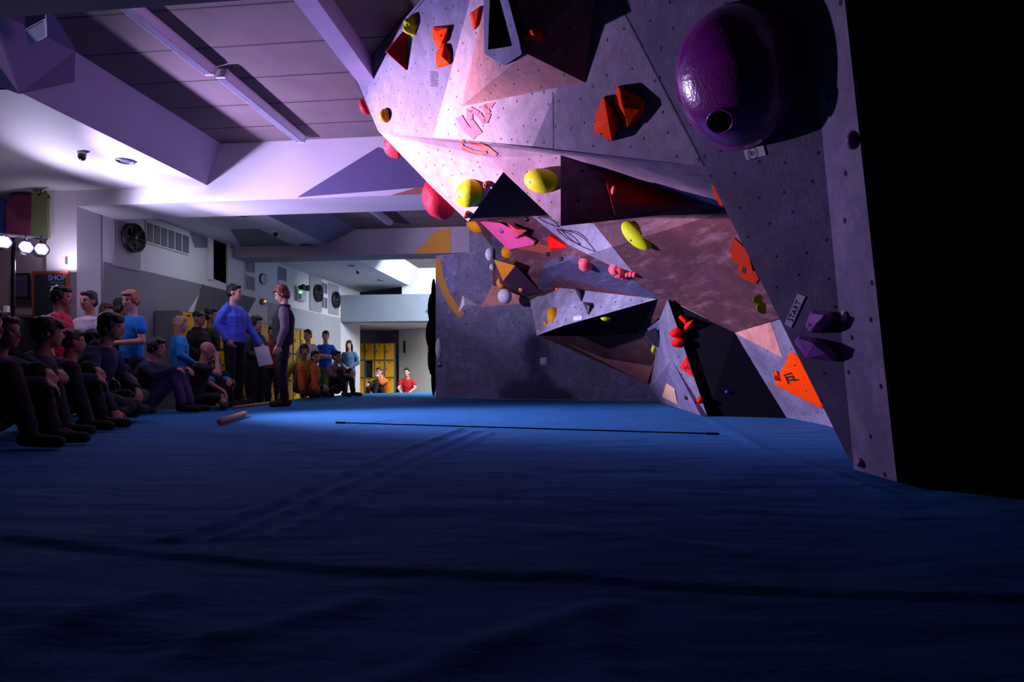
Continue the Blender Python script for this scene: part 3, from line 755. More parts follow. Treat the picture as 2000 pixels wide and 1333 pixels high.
# on the long overhang
h = dome(1241, 461, 36, 74, .09, M_lime, 'long lime disc hold under the jutting block', keys=['J'], rot=-46); bolt(h, 1232, 470, .012)
dome(930, 442, 42, 26, .1, M_ochre, 'ribbed ochre hold just below the tip of the bright panel', keys=['J'], rot=28, ridges=7)
h = facet([(945, 428), (985, 430), (1030, 452), (1053, 466), (1052, 473), (1001, 483)], [(950, 431, .12), (1000, 478, .12), (1048, 470, .12), (990, 440, .16)], M_pink, 'flat pink plate volume on the overhang', keys=['J'], name='climbing_volume', cat='climbing volume', reg='V3', ref=(1000, 460), off=.09)
facet([(991, 435), (1031, 450), (1009, 467)], [(1011, 462, .34), (1008, 448, .3)], M_coral, 'coral pyramid hold sitting on the pink plate', keys=['V3'], ref=(1008, 452), name='climbing_hold')
dome(980, 450, 13, 12, .05, M_violet, 'small violet knob at the left of the pink plate', keys=['V3'])
dome(1009, 461, 10, 11, .05, M_violet, 'small violet knob at the foot of the coral pyramid', keys=['V3'])
facet([(1003, 485), (1052, 474), (1090, 488), (1060, 496)], [(1030, 486, .1)], mat('shadow_brown', (150, 70, 40), .7), 'brown wedge standing in for the shadow under the pink plate', keys=['J'])  # wedge coloured as the brown shadow beneath the plate
dome(1029, 428, 14, 12, .06, M_dark, 'small black hold under the black triangular underside', keys=['J'])
dome(991, 493, 24, 26, .12, M_ochre, 'ochre teardrop hold left of the brown shadow wedge', keys=['J'], lump=.15)
h = facet([(1067, 470), (1075, 455), (1112, 484), (1074, 491)], [(1074, 462, .16), (1076, 484, .16)], M_red, 'red block hold with a dark flank, right of the pink plate', keys=['J']); bolt(h, 1071, 482, .008)
dome(1071, 497, 13, 9, .05, M_dark, 'small dark jib, upper of two below the red block', keys=['J'])
dome(1097, 506, 13, 9, .05, M_dark, 'small dark jib, lower of two below the red block', keys=['J'])
dome(1144, 516, 30, 31, .13, M_coral, 'striped coral ball hold in the middle of the overhang', keys=['J'], ridges=0, lump=.1)
h = dome(1207, 529, 36, 27, .12, M_coral, 'lumpy coral hold at the tip of the light strip', keys=['J'], rot=20, lump=.2)
for i, (x, y) in enumerate(((1218, 541), (1226, 536), (1233, 536), (1240, 537))):
    t = dome(x, y, 11, 11, .07, M_coral, None, keys=['J'], name='toe'); t.parent = h; t.location = t.location-h.location
# orange and plum volume near the crease
v4 = facet([(965, 507), (1007, 518), (1057, 571), (1020, 577), (983, 549)], [(1006, 519, .22), (984, 547, .2), (1018, 574, .08)], mat('plum_board', (62, 22, 52), .7), 'plum volume with one orange facet at the crease of the far wall', ref=(1000, 545), keys=['J', 'K'], name='climbing_volume', cat='climbing volume', reg='V4', bev=.004)
for p in v4.data.polygons: pass
v4.data.materials.append(M_amber)
pc = [proj(v4.location+p.center) for p in v4.data.polygons]
for p, (x, y) in zip(v4.data.polygons, pc):
    if p.normal.x < -.15 and x < 992 and y < 545: p.material_index = 1
dome(1018, 566, 10, 11, .05, M_amber, 'tiny amber knob on the plum volume', keys=['V4'])
dome(983, 553, 20, 24, .1, M_amber, 'amber dome tucked behind the plum volume', keys=['J', 'K'], loc_n=(P(980, 553, 11.1), (-.6, -.8, -.1)))
h = dome(985, 578, 31, 30, .13, M_white, 'large white dome hold on the salmon patch', keys=['J', 'K'], loc_n=(P(987, 579, 11.0), (-.55, -.8, -.2))); bolt(h, 980, 580, .012)
dome(957, 497, 16, 26, .1, M_white, 'white half round hold on the crease, upper of two', loc_n=(P(958, 497, 11.2), (-.8, -.5, 0)))
dome(962, 522, 8, 13, .07, M_white, 'small white hold on the crease, lower of two', loc_n=(P(963, 522, 11.25), (-.8, -.5, 0)))
# far wall
h = facet([(904, 577), (895, 612), (935, 597)], [(908, 594, .2)], M_white, 'white three sided pyramid hold on the far wall', keys=['K']); bolt(h, 908, 592, .012)
dome(856, 681, 11, 42, .08, M_white, 'tall white oval hold at the left edge of the far wall', keys=['K'])
dome(859, 712, 9, 12, .05, M_steel, 'small grey hold below the tall white oval', keys=['K'])
dome(1062, 706, 15, 15, .04, M_white, 'small square pale hold low on the far wall', keys=['K'], sq=5)
dome(896, 439, 11, 10, .05, M_white, 'small white hold near the top corner of the far wall', keys=['K'])
tape([(1121, 619), (1137, 618), (1136, 625), (1121, 626)], '', .02, 1129, 622, 0, 'small white paper tag on the lower edge of the bulge', 'M2') if False else None
loc, n = hit(1128, 621, ['M2']); tag(slab('tape_label', [(1120, 619), (1137, 617), (1136, 625), (1120, 627)], loc, n, .002, M_paper), 'small blank white tag on the lower edge of the bulge', 'label')
h = facet([(1120, 560), (1142, 566), (1136, 592)], [(1128, 566, .16), (1134, 572, .1)], M_dark, 'black wedge hold on the bulge, upper of two', keys=['M2']); bolt(h, 1125, 565, .012)
h = facet([(1138, 590), (1158, 592), (1149, 617)], [(1146, 596, .12), (1152, 598, .1)], M_dark, 'black triangular hold on the bulge, lower of two', keys=['M2']); bolt(h, 1143, 593, .012)
dome(1080, 617, 24, 36, .1, M_ochre, 'large ochre oval hold on the bulge', keys=['M1'])
dome(1066, 633, 9, 11, .05, M_amber, 'small amber knob below the large ochre oval', keys=['M1'])
dome(1089, 566, 8, 9, .05, M_amber, 'small amber knob high on the bulge', keys=['M1'])
dome(1052, 648, 5, 5, .03, M_white, 'tiny white screw-on at the lower corner of the bulge', keys=['M1'])
dome(1183, 622, 20, 10, .05, M_lime, 'dim lime hold on the black underside of the bulge', keys=['M3'])
# fin and wedge
h = dome(1319, 651, 17, 20, .09, M_red, 'red knuckle hold on the fin, upper of two', keys=['N1'])
h = dome(1322, 670, 20, 18, .09, M_red, 'red knuckle hold on the fin, lower of two', keys=['N1'])
h = facet([(1327, 718), (1341, 695), (1356, 739)], [(1339, 716, .05), (1333, 720, .05)], M_red, 'red triangular hold with a black logo on the fin', keys=['N1'])
hb = BVHTree.FromPolygons([v.co+h.location for v in h.data.vertices], [tuple(p.vertices) for p in h.data.polygons])
def logo(o, strokes, px0, py0, sc, name='logo'):
    me = o.data; vs = [v.co+o.location for v in me.vertices]; b = BVHTree.FromPolygons(vs, [tuple(p.vertices) for p in me.polygons])
    V2, F2 = [], []
    for q in strokes:
        r = [b.ray_cast(CAM, ray(px0+x*sc, py0+y*sc).normalized()) for x, y in q]
        if any(t[0] is None for t in r): continue
        k = len(V2)
        for t in r:
            nn = t[1] if t[1].dot(CAM-t[0]) > 0 else -t[1]
            V2.append(t[0]+nn*.004-o.location)
        F2.append(tuple(range(k, k+len(q))))
    if V2: mesh(name, V2, F2, M_ink, o)['label'] = 'black logo'
LG = [[(-12, -6), (4, -11), (5, -8), (-11, -3)], [(-10, -2), (-5, -3), (0, 12), (-3, 13)], [(-4, -2), (6, -5), (7, -2), (-3, 1)], [(4, -5), (7, -5), (11, 6), (8, 7)], [(-2, 4), (8, 1), (9, 4), (-1, 7)], [(6, 3), (18, 2), (18, 4), (8, 7)]]
logo(h, LG, 1340, 718, .45)
facet([(1321, 622), (1330, 614), (1344, 622), (1339, 636)], [(1330, 618, .12), (1338, 626, .14)], M_red, 'red horn hold in the dark bay, left of two', keys=['L'])
facet([(1332, 648), (1338, 630), (1357, 623), (1352, 636), (1340, 651)], [(1344, 632, .12), (1352, 628, .16), (1338, 646, .08)], M_red, 'red curved horn hold in the dark bay, pointing right', keys=['L'])
dome(1366, 782, 10, 13, .04, M_red, 'small red knob at the foot of the fin', keys=['N1'])
dome(1341, 775, 10, 14, .03, M_dark, 'small dark hold low on the side of the fin', keys=['N2', 'N1'])
facet([(1293, 776), (1302, 748), (1319, 760), (1324, 791)], [(1308, 764, .14), (1318, 765, .1)], M_tan, 'tan faceted wedge low beside the fin', keys=['N2'])
dome(1278, 682, 11, 17, .09, M_lime, 'small lime knob left of the fin', keys=['N2', 'J'])
facet([(1264, 645), (1286, 634), (1300, 680), (1282, 668)], [(1276, 652, .08), (1286, 646, .1)], M_dark, 'black angular hold with pale corner left of the fin', keys=['N2', 'J'], off=.06)
dome(1420, 766, 9, 7, .03, mat('bluejib', (40, 60, 120), .5), 'tiny blue jib in the dark bay', keys=['L'])
# behind the leaning panel's edge
def loose(pts3, m, label, bev=.006):
    vs = [P(*p) for p in pts3]; c = sum(vs, V(0, 0, 0))/len(vs)
    bm = bmesh.new(); bv = [bm.verts.new(p-c) for p in vs]; bmesh.ops.convex_hull(bm, input=bm.verts)
    o = bm_obj('climbing_hold', bm, m, None, False, c); mod(o, bev); return finish(o, label)
def rim(poly, xe, t, m, label): return loose([(x, y, 3.36+max(0, xe-x)*.0048) for x, y in poly]+[(x+5, y, 3.36+max(0, xe-x)*.0048+t) for x, y in poly], m, label, 0)
rim([(1388, 362), (1396, 385), (1407, 403), (1415, 400), (1400, 362)], 1415, .1, M_orange, 'orange red hold edging out behind the leaning panel, topmost of three')
o = rim([(1433, 465), (1425, 490), (1432, 511), (1442, 514), (1470, 530), (1460, 490)], 1470, .1, M_orange, 'orange red hold behind the leaning panel edge, middle of three')
o = rim([(1446, 513), (1440, 525), (1447, 543), (1475, 555), (1482, 545), (1468, 515)], 1480, .1, M_orange, 'orange red hold with a dark hole behind the leaning panel edge, lowest of three')
bm = bmesh.new(); c = P(1455, 527, 3.472)-o.location; cyl(bm, c, c+V(.016, .01, 0), .022, .016, 14); bm_obj('hole', bm, M_boltdark, o)
dome(1484, 585, 12, 24, .05, M_lime, 'lumpy lime hold at the leaning panel edge, upper of two', loc_n=(P(1486, 586, 3.42), (-.93, -.35, 0)), lump=.3)
dome(1490, 602, 13, 24, .05, M_lime, 'lumpy lime hold at the leaning panel edge, lower of two', loc_n=(P(1493, 602, 3.41), (-.93, -.35, 0)), lump=.3)
h = facet([(1545, 684), (1514, 752), (1606, 799), (1640, 760)], [(1548, 690, .05), (1518, 752, .05), (1600, 794, .05), (1560, 742, .1)], M_orange, 'big orange triangular volume with a black logo at the wedge', keys=['O'], ref=(1565, 750), name='climbing_volume', cat='climbing volume')
logo(h, LG, 1543, 738, 1.0); bolt(h, 1553, 714, .01); bolt(h, 1575, 763, .01)
dome(1519, 733, 14, 24, .07, M_orange, 'small orange hold half hidden left of the orange triangle', keys=['O'], lump=.2)
#PART2
# ------------------------------------------------------------------ fittings of the hall
def cpt(px, py, z): Y = F*(z-CZ)/(HY-py); return P(px, py, Y)
def fluo(u, v0, v1, z, label):
    e = empty('ceiling_light', UV(u, (v0+v1)/2, z)); tag(e, label, 'ceiling light', 'fluorescent fittings')
    o = e.location
    vs, fs = [], []
    prof = [(-.075, .05), (-.075, .02), (-.045, -.03), (.045, -.03), (.075, .02), (.075, .05)]
    for v in (v0, v1): vs += [UV(u+a, v, z+b)-o for a, b in prof]
    n = 6; fs = [(i, (i+1) % n, n+(i+1) % n, n+i) for i in range(n)]+[tuple(range(n)), tuple(range(2*n-1, n-1, -1))]
    mesh('diffuser', vs, fs, mat('milky_plastic', (235, 232, 240), .35), e)
    for k in (-.035, 0, .035):
        bm = bmesh.new(); cyl(bm, UV(u+k, v0+.02, z-.034)-o, UV(u+k, v1-.02, z-.034)-o, .007, seg=8); bm_obj('diffuser_rib', bm, mat('milky_rib', (200, 196, 214), .4), e)
    for v in (v0, v1):
        vs = [UV(u+a*1.04, v+d, z+b*1.06)-o for d in (-.02, .02) for a, b in prof]
        mesh('end_cap', vs, [tuple(range(n)), tuple(range(2*n-1, n-1, -1))]+[(i, (i+1) % n, n+(i+1) % n, n+i) for i in range(n)], M_paint, e)
fluo(-3.70, 3.65, 5.73, 3.49, 'long fluorescent ceiling fitting nearer the camera in the front ceiling bay')
fluo(-3.62, 5.80, 7.55, 3.49, 'fluorescent ceiling fitting in the front bay, the one ending at the white beam')
fluo(-3.52, 9.0, 10.9, 3.22, 'small dim fluorescent fitting in the second ceiling bay beyond the white beam')
def ring_light(px, py, r, label, z=3.0):
    c = cpt(px, py, z); e = empty('downlight', c); tag(e, label, 'downlight', 'recessed downlights')
    bm = bmesh.new(); n = 24; rg = []
    for rr, zz in ((r, 0), (r, -.012), (r*.8, -.016), (r*.75, -.003), (r*.4, .0-.001)):
        rg.append([bm.verts.new((rr*math.cos(2*math.pi*i/n), rr*math.sin(2*math.pi*i/n), zz-.002)) for i in range(n)])
    for a, b in zip(rg[:-1], rg[1:]):
        for i in range(n): bm.faces.new((a[i], a[(i+1) % n], b[(i+1) % n], b[i]))
    bm_obj('trim_ring', bm, mat('dull_chrome', (130, 128, 140), .25, metal=.8), e, True)
    bm = bmesh.new(); ellipsoid(bm, (0, 0, -.004), (r*.62, r*.62, .012), seg=16, rings=8); bm_obj('lamp', bm, mat('frosted', (90, 88, 100), .3), e, True)
ring_light(245, 314, .105, 'oval chrome downlight in the white ceiling strip left of the bay corner')
ring_light(474, 419.5, .09, 'recessed downlight just behind the white beam')
ring_light(597, 478, .1, 'recessed downlight in the grey ceiling strip, second beyond the beam')
ring_light(686, 519, .09, 'recessed downlight in the ceiling strip, third beyond the beam')
ring_light(743, 547, .09, 'recessed downlight near the pointed end of the ceiling strip')
def sensor(px, py, label):
    c = cpt(px, py, 3.0); e = empty('ceiling_sensor', c); tag(e, label, 'ceiling sensor')
    bm = bmesh.new(); cyl(bm, (0, 0, -.001), (0, 0, -.03), .05, .045, 20); bm_obj('base', bm, M_paint, e, False)
    bm = bmesh.new(); ellipsoid(bm, (0, 0, -.05), (.042, .042, .05)); bm_obj('dome', bm, M_blacksteel, e, True)
sensor(160, 297, 'small black dome camera under the white ceiling strip')
sensor(538, 452, 'dark dome camera under the ceiling strip behind the beam')
sensor(699, 528, 'dark dome camera near the far end of the ceiling strip')
# white box loudspeaker hanging on the bulkhead
spk = empty('loudspeaker', P(72, 62, 5.05)); tag(spk, 'small pale box loudspeaker on the dark bulkhead at the top left', 'loudspeaker')
f = [P(49, 57, 5.0), P(88, 36, 4.86), P(92, 71, 5.1), P(58, 90, 5.24)]; bk = [p+V(0, 0, .1) for p in f]
mesh('cabinet', [p-spk.location for p in f+bk], BOXF, mat('pale_speaker', (215, 210, 225), .6), spk)
mesh('speaker_grille', [(p+(sum(f, V(0, 0, 0))/4-p)*.15)-spk.location+V(0, 0, -.004) for p in f], [(0, 1, 2, 3)], mat('speaker_cloth', (190, 184, 205), .8), spk)
# ---- on the left wall
def wp(px, py): return on_plane(px, py, WLp, WLn)
def rect(x0, y0, x1, y1, vpx=1139.0, vpy=727.0, far=None):
    """rectangle on the left wall: near side x0 from y0 to y1, far side x1 (heights follow the wall)"""
    a, b = wp(x0, y0), wp(x0, y1); c, d = wp(x1, y0), wp(x1, y1)
    q = [a, V(c.x, c.y, a.z), V(d.x, d.y, b.z), b]
    return [proj(p) for p in q]
def on_wall(name, px, m, t=.02, parent=None, off=.003): return slab(name, px, WLp, WLn, t, m, parent, off)
def wall_fan(cx, cy, rx, ry, px0, py0, px1, py1, label):
    c = wp(cx, cy); e = empty('wall_fan', c+A1*.02); tag(e, label, 'fan', 'wall fans')
    o = on_wall('mount_panel', [(x, y) for x, y in rect(px0, py0, px1, py1)], mat('fan_panel', (150, 142, 156), .7), .02, e); o.location = o.location-e.location
    R = (c-wp(cx, cy-ry)).length
    bm = bmesh.new()
    def W(a, r, h): return A1*h+A2*(r*math.cos(a))+V(0, 0, r*math.sin(a))
    n = 32
    def ringmesh(lst):
        rg = [[bm.verts.new(W(2*math.pi*i/n, r, h)) for i in range(n)] for r, h in lst]
        for a, b in zip(rg[:-1], rg[1:]):
            for i in range(n): bm.faces.new((a[i], a[(i+1) % n], b[(i+1) % n], b[i]))
    ringmesh([(R, .02), (R, .09), (R*.93, .09), (R*.93, .02)]); bm_obj('housing', bm, M_darkfan, e, True)
    bm = bmesh.new(); ringmesh([(R*.93, .022), (R*.01, .022)]); bm_obj('back_disc', bm, M_black, e)
    for k in range(5):
        bm = bmesh.new(); a0 = 2*math.pi*k/5
        q = [W(a0, R*.15, .03), W(a0+.25, R*.88, .03), W(a0+.95, R*.88, .06), W(a0+.6, R*.15, .05)]
        bm.faces.new([bm.verts.new(p) for p in q]); bm_obj('blade', bm, mat('fan_blade', (48, 44, 54), .5), e)
    bm = bmesh.new()
    for rr in (.3, .5, .7, .85):
        for i in range(24):
            a, b = 2*math.pi*i/24, 2*math.pi*(i+1)/24
            cyl(bm, W(a, R*rr, .085), W(b, R*rr, .085), .005, seg=5)
    for i in range(8): cyl(bm, W(math.pi*i/4, R*.1, .085), W(math.pi*i/4, R*.93, .085), .005, seg=5)
    bm_obj('wire_guard', bm, M_darkfan, e)
    bm = bmesh.new(); cyl(bm, W(0, 0, .04), W(0, 0, .1), R*.13, R*.1, 20); bm_obj('hub', bm, mat('fan_hub', (95, 90, 100), .5), e)
wall_fan(253, 465, 22, 28, 220, 427, 272, 519, 'large round black wall fan nearest the stage lamps')
wall_fan(617, 573, 10, 17, 604, 534, 627, 606, 'round black wall fan beyond the clock, nearer of the far pair')
wall_fan(652, 586, 9, 16, 641, 552, 660, 612, 'round black wall fan at the far end of the left wall')
def vent(x0, y0, x1, y1, label, cols=2, group='louvred wall vents'):
    e = empty('wall_vent', wp((x0+x1)/2, (y0+y1)/2)); tag(e, label, 'vent', group)
    q = rect(x0, y0, x1, y1); o = on_wall('frame', q, M_paint, .02, e); o.location = o.location-e.location
    for i in range(cols):
        a, b = (i+.1)/cols, (i+.92)/cols
        L = lambda t, s: (q[0][0]+(q[1][0]-q[0][0])*t, (q[0][1]+(q[1][1]-q[0][1])*t)*(1-s)+(q[3][1]+(q[2][1]-q[3][1])*t)*s)
        o = on_wall('louvre_panel', [L(a, .07), L(b, .07), L(b, .93), L(a, .93)], M_vent, .006, e, .024); o.location = o.location-e.location
vent(283, 431, 367, 474, 'wide dark louvred vent of several panels right of the big fan', 6)
vent(478, 498, 496, 532, 'small louvred vent, upper of the pair left of the clock')
vent(478, 535, 496, 566, 'small louvred vent, lower of the pair left of the clock')
vent(543, 519, 558, 548, 'small louvred vent, upper of the pair right of the clock')
vent(543, 552, 558, 580, 'small louvred vent lit green, right of the clock')
vent(626, 550, 638, 573, 'small louvred vent, upper of two between the far fans')
vent(626, 578, 638, 602, 'small louvred vent, lower of two between the far fans')
# dark hatch high in the wall
q = rect(405, 448, 446, 546)
w1 = empty('window_1', wp(425, 500)); struct(w1, 'dark open hatch high in the left wall')
o = on_wall('hatch_opening', [(412, q[0][1]+4), (441, q[1][1]+1), (441, q[2][1]-2), (412, q[3][1]-3)], M_black, .004, w1); o.location = o.location-w1.location
for a, b in (((405, q[0][1]), (412, q[0][1]+2)), ((441, q[1][1]), (446, q[1][1]+1))):
    o = on_wall('frame', [(a[0], a[1]), (b[0], b[1]), (b[0], q[2][1] if a[0] > 420 else q[3][1]), (a[0], q[2][1] if a[0] > 420 else q[3][1])], M_paint, .05, w1); o.location = o.location-w1.location
# clock
ck = empty('wall_clock', wp(513, 545)); tag(ck, 'round wall clock with black rim and white face above the people', 'clock')
for nm, rr, m, off, t in (('rim', 1, M_blacksteel, .003, .03), ('dial', .78, M_paper, .034, .004)):
    o = on_wall(nm, oval(513, 545, 6.8*rr, 10.6*rr), m, t, ck, off); o.location = o.location-ck.location
for nm, x, y in (('minute_hand', 513.4, 538), ('hour_hand', 515.5, 549)):
    o = on_wall(nm, stroke([(513, 545), (x, y)], 1)[0], M_ink, .002, ck, .04); o.location = o.location-ck.location
# alarm beacon, emergency light with green glow
ab = empty('alarm_beacon', wp(512, 590)); tag(ab, 'small round alarm beacon glowing orange below the clock', 'alarm')
o = on_wall('housing', oval(512, 590, 4.6, 6.2), mat('beacon_body', (90, 70, 50), .5), .05, ab); o.location = o.location-ab.location
o = on_wall('lens', oval(513, 589, 1.8, 2.3), mat('beacon_lens', (255, 170, 70), .3, emit=1.2), .01, ab, .055); o.location = o.location-ab.location
el = empty('emergency_light', wp(582, 575)); tag(el, 'twin head emergency light box with a bright green lamp on the left wall', 'emergency light')
o = on_wall('box', rect(575, 566, 590, 586), mat('emlight_box', (170, 176, 184), .5), .1, el); o.location = o.location-el.location
o = on_wall('status_panel', rect(576, 574, 580, 584), mat('emlight_dark', (60, 66, 74), .5), .01, el, .105); o.location = o.location-el.location
for x, y in ((579, 562), (588, 564)):
    bm = bmesh.new(); c = wp(x, y)-el.location+A1*.08; cyl(bm, c, c+A1*.12+V(0, -.05, 0), .05, .075, 14); bm_obj('lamp_head', bm, M_blacksteel, el, True)
gl = wp(577.5, 571)+A1*.14
bm = bmesh.new(); ellipsoid(bm, gl-el.location, (.022, .022, .022), seg=10, rings=6); bm_obj('green_lamp', bm, mat('green_led', (60, 255, 90), .3, emit=14), el, True)
# notices
def notice(poly, m, label, cat='notice', name='notice', plane=None, t=.006):
    p0, n = plane or (WLp, WLn); return tag(slab(name, poly, p0, n, t, m), label, cat)
notice([(667, 664), (673, 665), (673, 688), (667, 688)], M_paper, 'white notice sheet on the wall beside the niche')
notice([(673.5, 665), (676, 665), (676, 678), (673.5, 678)], mat('notice_yellow', (200, 200, 60), .7), 'narrow yellow green notice beside the white sheet')
NB = (P(800, 0, 21.1), V(-.25, -1, 0))
nwp, nwn = hit(800, 680, ['nw'])
notice([(788, 666), (792, 666), (792, 690), (788, 690)], M_blacksteel, 'narrow dark sign on the pale back wall', plane=(nwp, nwn), name='wall_sign', cat='sign')
for a in ((836, 664, 849, 686, 'upper of two dark posters on the back wall beside the climbing wall'), (836, 688, 849, 701, 'lower of two dark posters on the back wall beside the climbing wall')):
    notice([(a[0], a[1]), (a[2], a[1]), (a[2], a[3]), (a[0], a[3])], mat('dark_poster', (34, 40, 58), .5), a[4], plane=(nwp, nwn), name='poster', cat='poster')
ex = slab('exit_sign', [(833, 606), (840, 606), (840, 611), (833, 611)], UV(0, 17.05, 0), V(-A2.x, -A2.y, 0), .03, mat('exit_green', (20, 90, 70), .4, emit=.02)); tag(ex, 'small dark green exit sign on the blue grey header', 'sign')
lp = empty('ceiling_lamp', P(847, 505, 17.0)); tag(lp, 'small bright white lamp under the far ceiling beside the climbing wall', 'lamp')
bm = bmesh.new(); ellipsoid(bm, (0, 0, 0), (.06, .06, .05)); bm_obj('bulb', bm, mat('bright_bulb', (255, 250, 240), .3, emit=6), lp, True)
bm = bmesh.new(); cyl(bm, (0, 0, .04), (0, 0, .12), .07, .05, 16); bm_obj('lamp_holder', bm, M_paint, lp)
# black thing at the edge of the far wall
bm = bmesh.new()
for z, r in ((.62, .05), (1.0, .12), (1.5, .16), (2.0, .12), (2.25, .05)): ellipsoid(bm, (0, 0, z-.6), (r, .1, .35))
bg = bm_obj('punch_bag', bm, M_black, None, True, V(P(847, 0, 12.15).x, 12.15, .35)); bg.name = 'black_drape'; tag(bg, 'black drape hanging down the left edge of the far grey panel', 'drape')
# ---- shop wall: garments, blackboard, pictures, counter
SP, SN = hit(60, 430, ['shop'])
def garment(pts, m, label, hang, dz=0):
    e = empty('hanging_garment', on_plane(hang[0], hang[1], SP, SN)); tag(e, label, 'garment', 'shirts hanging on the shop wall')
    vs = []; n = len(pts)
    for t in (.02+dz, .06+dz):
        vs += [on_plane(x, y, SP, SN)+SN*t-e.location for x, y in pts]
    o = mesh('cloth', vs, [tuple(range(n)), tuple(range(2*n-1, n-1, -1))]+[(i, (i+1) % n, n+(i+1) % n, n+i) for i in range(n)], m, e); mod(o, .02, 3)
    bm = bmesh.new(); w = lambda x, y: on_plane(x, y, SP, SN)+SN*(.04+dz)-e.location
    for a, b in (((-17, 10), (0, 3)), ((0, 3), (17, 10)), ((0, 3), (0, -3)), ((-17, 10), (17, 10))):
        capsule(bm, w(hang[0]+a[0], hang[1]+a[1]), w(hang[0]+b[0], hang[1]+b[1]), .008, seg=6)
    bm_obj('hanger', bm, M_blacksteel, e)
garment([(-24, 398), (-8, 392), (4, 390), (14, 394), (24, 412), (24, 470), (10, 468), (-26, 468)], mat('cloth_blue', (70, 84, 150), .9), 'dark blue shirt hanging on the shop wall at the photo edge', (2, 388))
garment([(30, 402), (44, 390), (56, 387), (66, 390), (78, 402), (81, 456), (70, 460), (28, 458)], mat('cloth_maroon', (135, 56, 88), .9), 'maroon shirt hanging on the shop wall', (56, 386), .06)
garment([(96, 393), (101, 388), (105, 396), (113, 396), (117, 388), (122, 394), (120, 420), (122, 470), (93, 470), (96, 425)], mat('cloth_green', (105, 118, 76), .9), 'grey green vest on a wire hanger beside the pilaster', (109, 385), .2)
e = empty('blackboard', on_plane(101, 590, SP, SN)); tag(e, 'blackboard in a red brown frame chalked with the word SHOP', 'blackboard')
def onshop(name, poly, m, t, off, par):
    o = slab(name, poly, SP+SN*.22, SN, t, m, par, off); o.location = o.location-par.location; return o
onshop('frame', [(66, 531), (137, 530), (137, 660), (66, 662)], mat('board_frame', (120, 50, 36), .5), .03, 0, e)
onshop('slate', [(71, 537), (131, 536), (131, 655), (71, 656)], mat('slate', (16, 18, 24), .8), .004, .03, e)
u, v = facebasis(SN); vs, fs = text_geo('SHOP', .105); c = on_plane(111, 543, SP+SN*.256, SN)
mesh('lettering', [c+u*p.x+v*p.y-e.location for p in vs], fs, mat('chalk_blue', (120, 150, 220), .9), e)
for i, (y, x1) in enumerate(((553, 128), (560, 122))):
    onshop('chalk_line', stroke([(102, y), (x1, y)], 1.2)[0], mat('chalk_grey', (110, 110, 130), .9), .001, .0355, e)
e = empty('framed_picture', on_plane(40, 560, SP, SN)); tag(e, 'dim framed picture left of the blackboard', 'picture')
onshop('frame', [(26, 534), (60, 534), (60, 585), (26, 585)], M_blacksteel, .02, 0, e)
onshop('print', [(30, 538), (56, 538), (56, 580), (30, 580)], mat('dim_print', (60, 52, 80), .6), .003, .02, e)
ct = empty('shop_counter', P(20, 640, 8.0)); tag(ct, 'dark shop counter below the hanging shirts', 'counter')
c0 = P(-60, 0, 8.0).x; c1 = P(60, 0, 8.0).x
bm = bmesh.new(); bm_box(bm, V((c0+c1)/2, 7.95, .45)-ct.location, (c1-c0, .5, 1.5)); bm_obj('carcass', bm, M_blacksteel, ct)
bm = bmesh.new(); bm_box(bm, V((c0+c1)/2, 7.93, 1.22)-ct.location, (c1-c0+.06, .6, .04)); bm_obj('worktop', bm, mat('counter_top', (50, 34, 26), .5), ct)
bm = bmesh.new(); bm_box(bm, V(0, 0, .05), (.05, .04, .1)); bx = bm_obj('white_carton', bm, M_paper, None, loc=P(13, 0, 7.95)*1); bx.location = V(P(13, 0, 7.85).x, 7.85, 1.245); tag(bx, 'small white carton standing on the shop counter', 'box')
hk = slab('thermostat', [(130, 505), (132.5, 504), (132.5, 516), (130, 517)], V(0, 8.44, 0), V(0, -1, 0), .03, M_vent); tag(hk, 'narrow grey switch on the brightly lit pilaster', 'switch')
# ---- the lamp stand
LP0 = P(26, 478, 7.4)
st = empty('stage_light_stand', V(LP0.x, LP0.y, -.3)); tag(st, 'black lamp stand carrying three glaring white stage lamps before the shop', 'stage light')
def stube(name, a, b, r, m=M_blacksteel): bm = bmesh.new(); cyl(bm, a-st.location, b-st.location, r, seg=12); return bm_obj(name, bm, m, st, False)
stube('pole', V(LP0.x, LP0.y, .2), V(LP0.x, LP0.y, 2.12), .022); stube('lower_pole', V(LP0.x, LP0.y, -.1), V(LP0.x, LP0.y, .6), .03)
for k in range(3):
    a = 2*math.pi*k/3-1.5708; stube('leg', V(LP0.x, LP0.y, .15), V(LP0.x+.3*math.cos(a), LP0.y+.3*math.sin(a), -.285), .014)
stube('crossbar', P(-12, 458, 7.15), P(92, 466, 7.75), .02, mat('bar_grey', (120, 110, 130), .4))
DL = V(.72, -.69, .06).normalized()
for i, (x, y, Y) in enumerate(((8, 473, 7.2), (51, 483, 7.42), (81, 487, 7.6))):
    c = P(x, y, Y); bm = bmesh.new(); cyl(bm, c-DL*.2-st.location, c-st.location, .065, .085, 20); o = bm_obj('par_can', bm, M_blacksteel, st)
    stube('yoke', c-DL*.1, P(x, 461 if i else 459, Y), .012)
    bm = bmesh.new(); bmesh.ops.create_circle(bm, cap_ends=True, segments=20, radius=.072, matrix=Matrix.Translation(c+DL*.002-st.location) @ DL.to_track_quat('Z', 'Y').to_matrix().to_4x4()); bm_obj('lens', bm, mat('lens_dark', (90, 84, 130), .3, emit=.3), o)
    q = DL.to_track_quat('Z', 'Y').to_matrix()
    for k in range(7):
        a = k*math.pi/3; r = 0 if k == 6 else .048
        bm = bmesh.new(); ellipsoid(bm, c+DL*.006+q@V(r*math.cos(a), r*math.sin(a), 0)-st.location, (.019,)*3, seg=10, rings=6); bm_obj('led', bm, mat('led_white', (235, 225, 255), .3, emit=45), o, True)
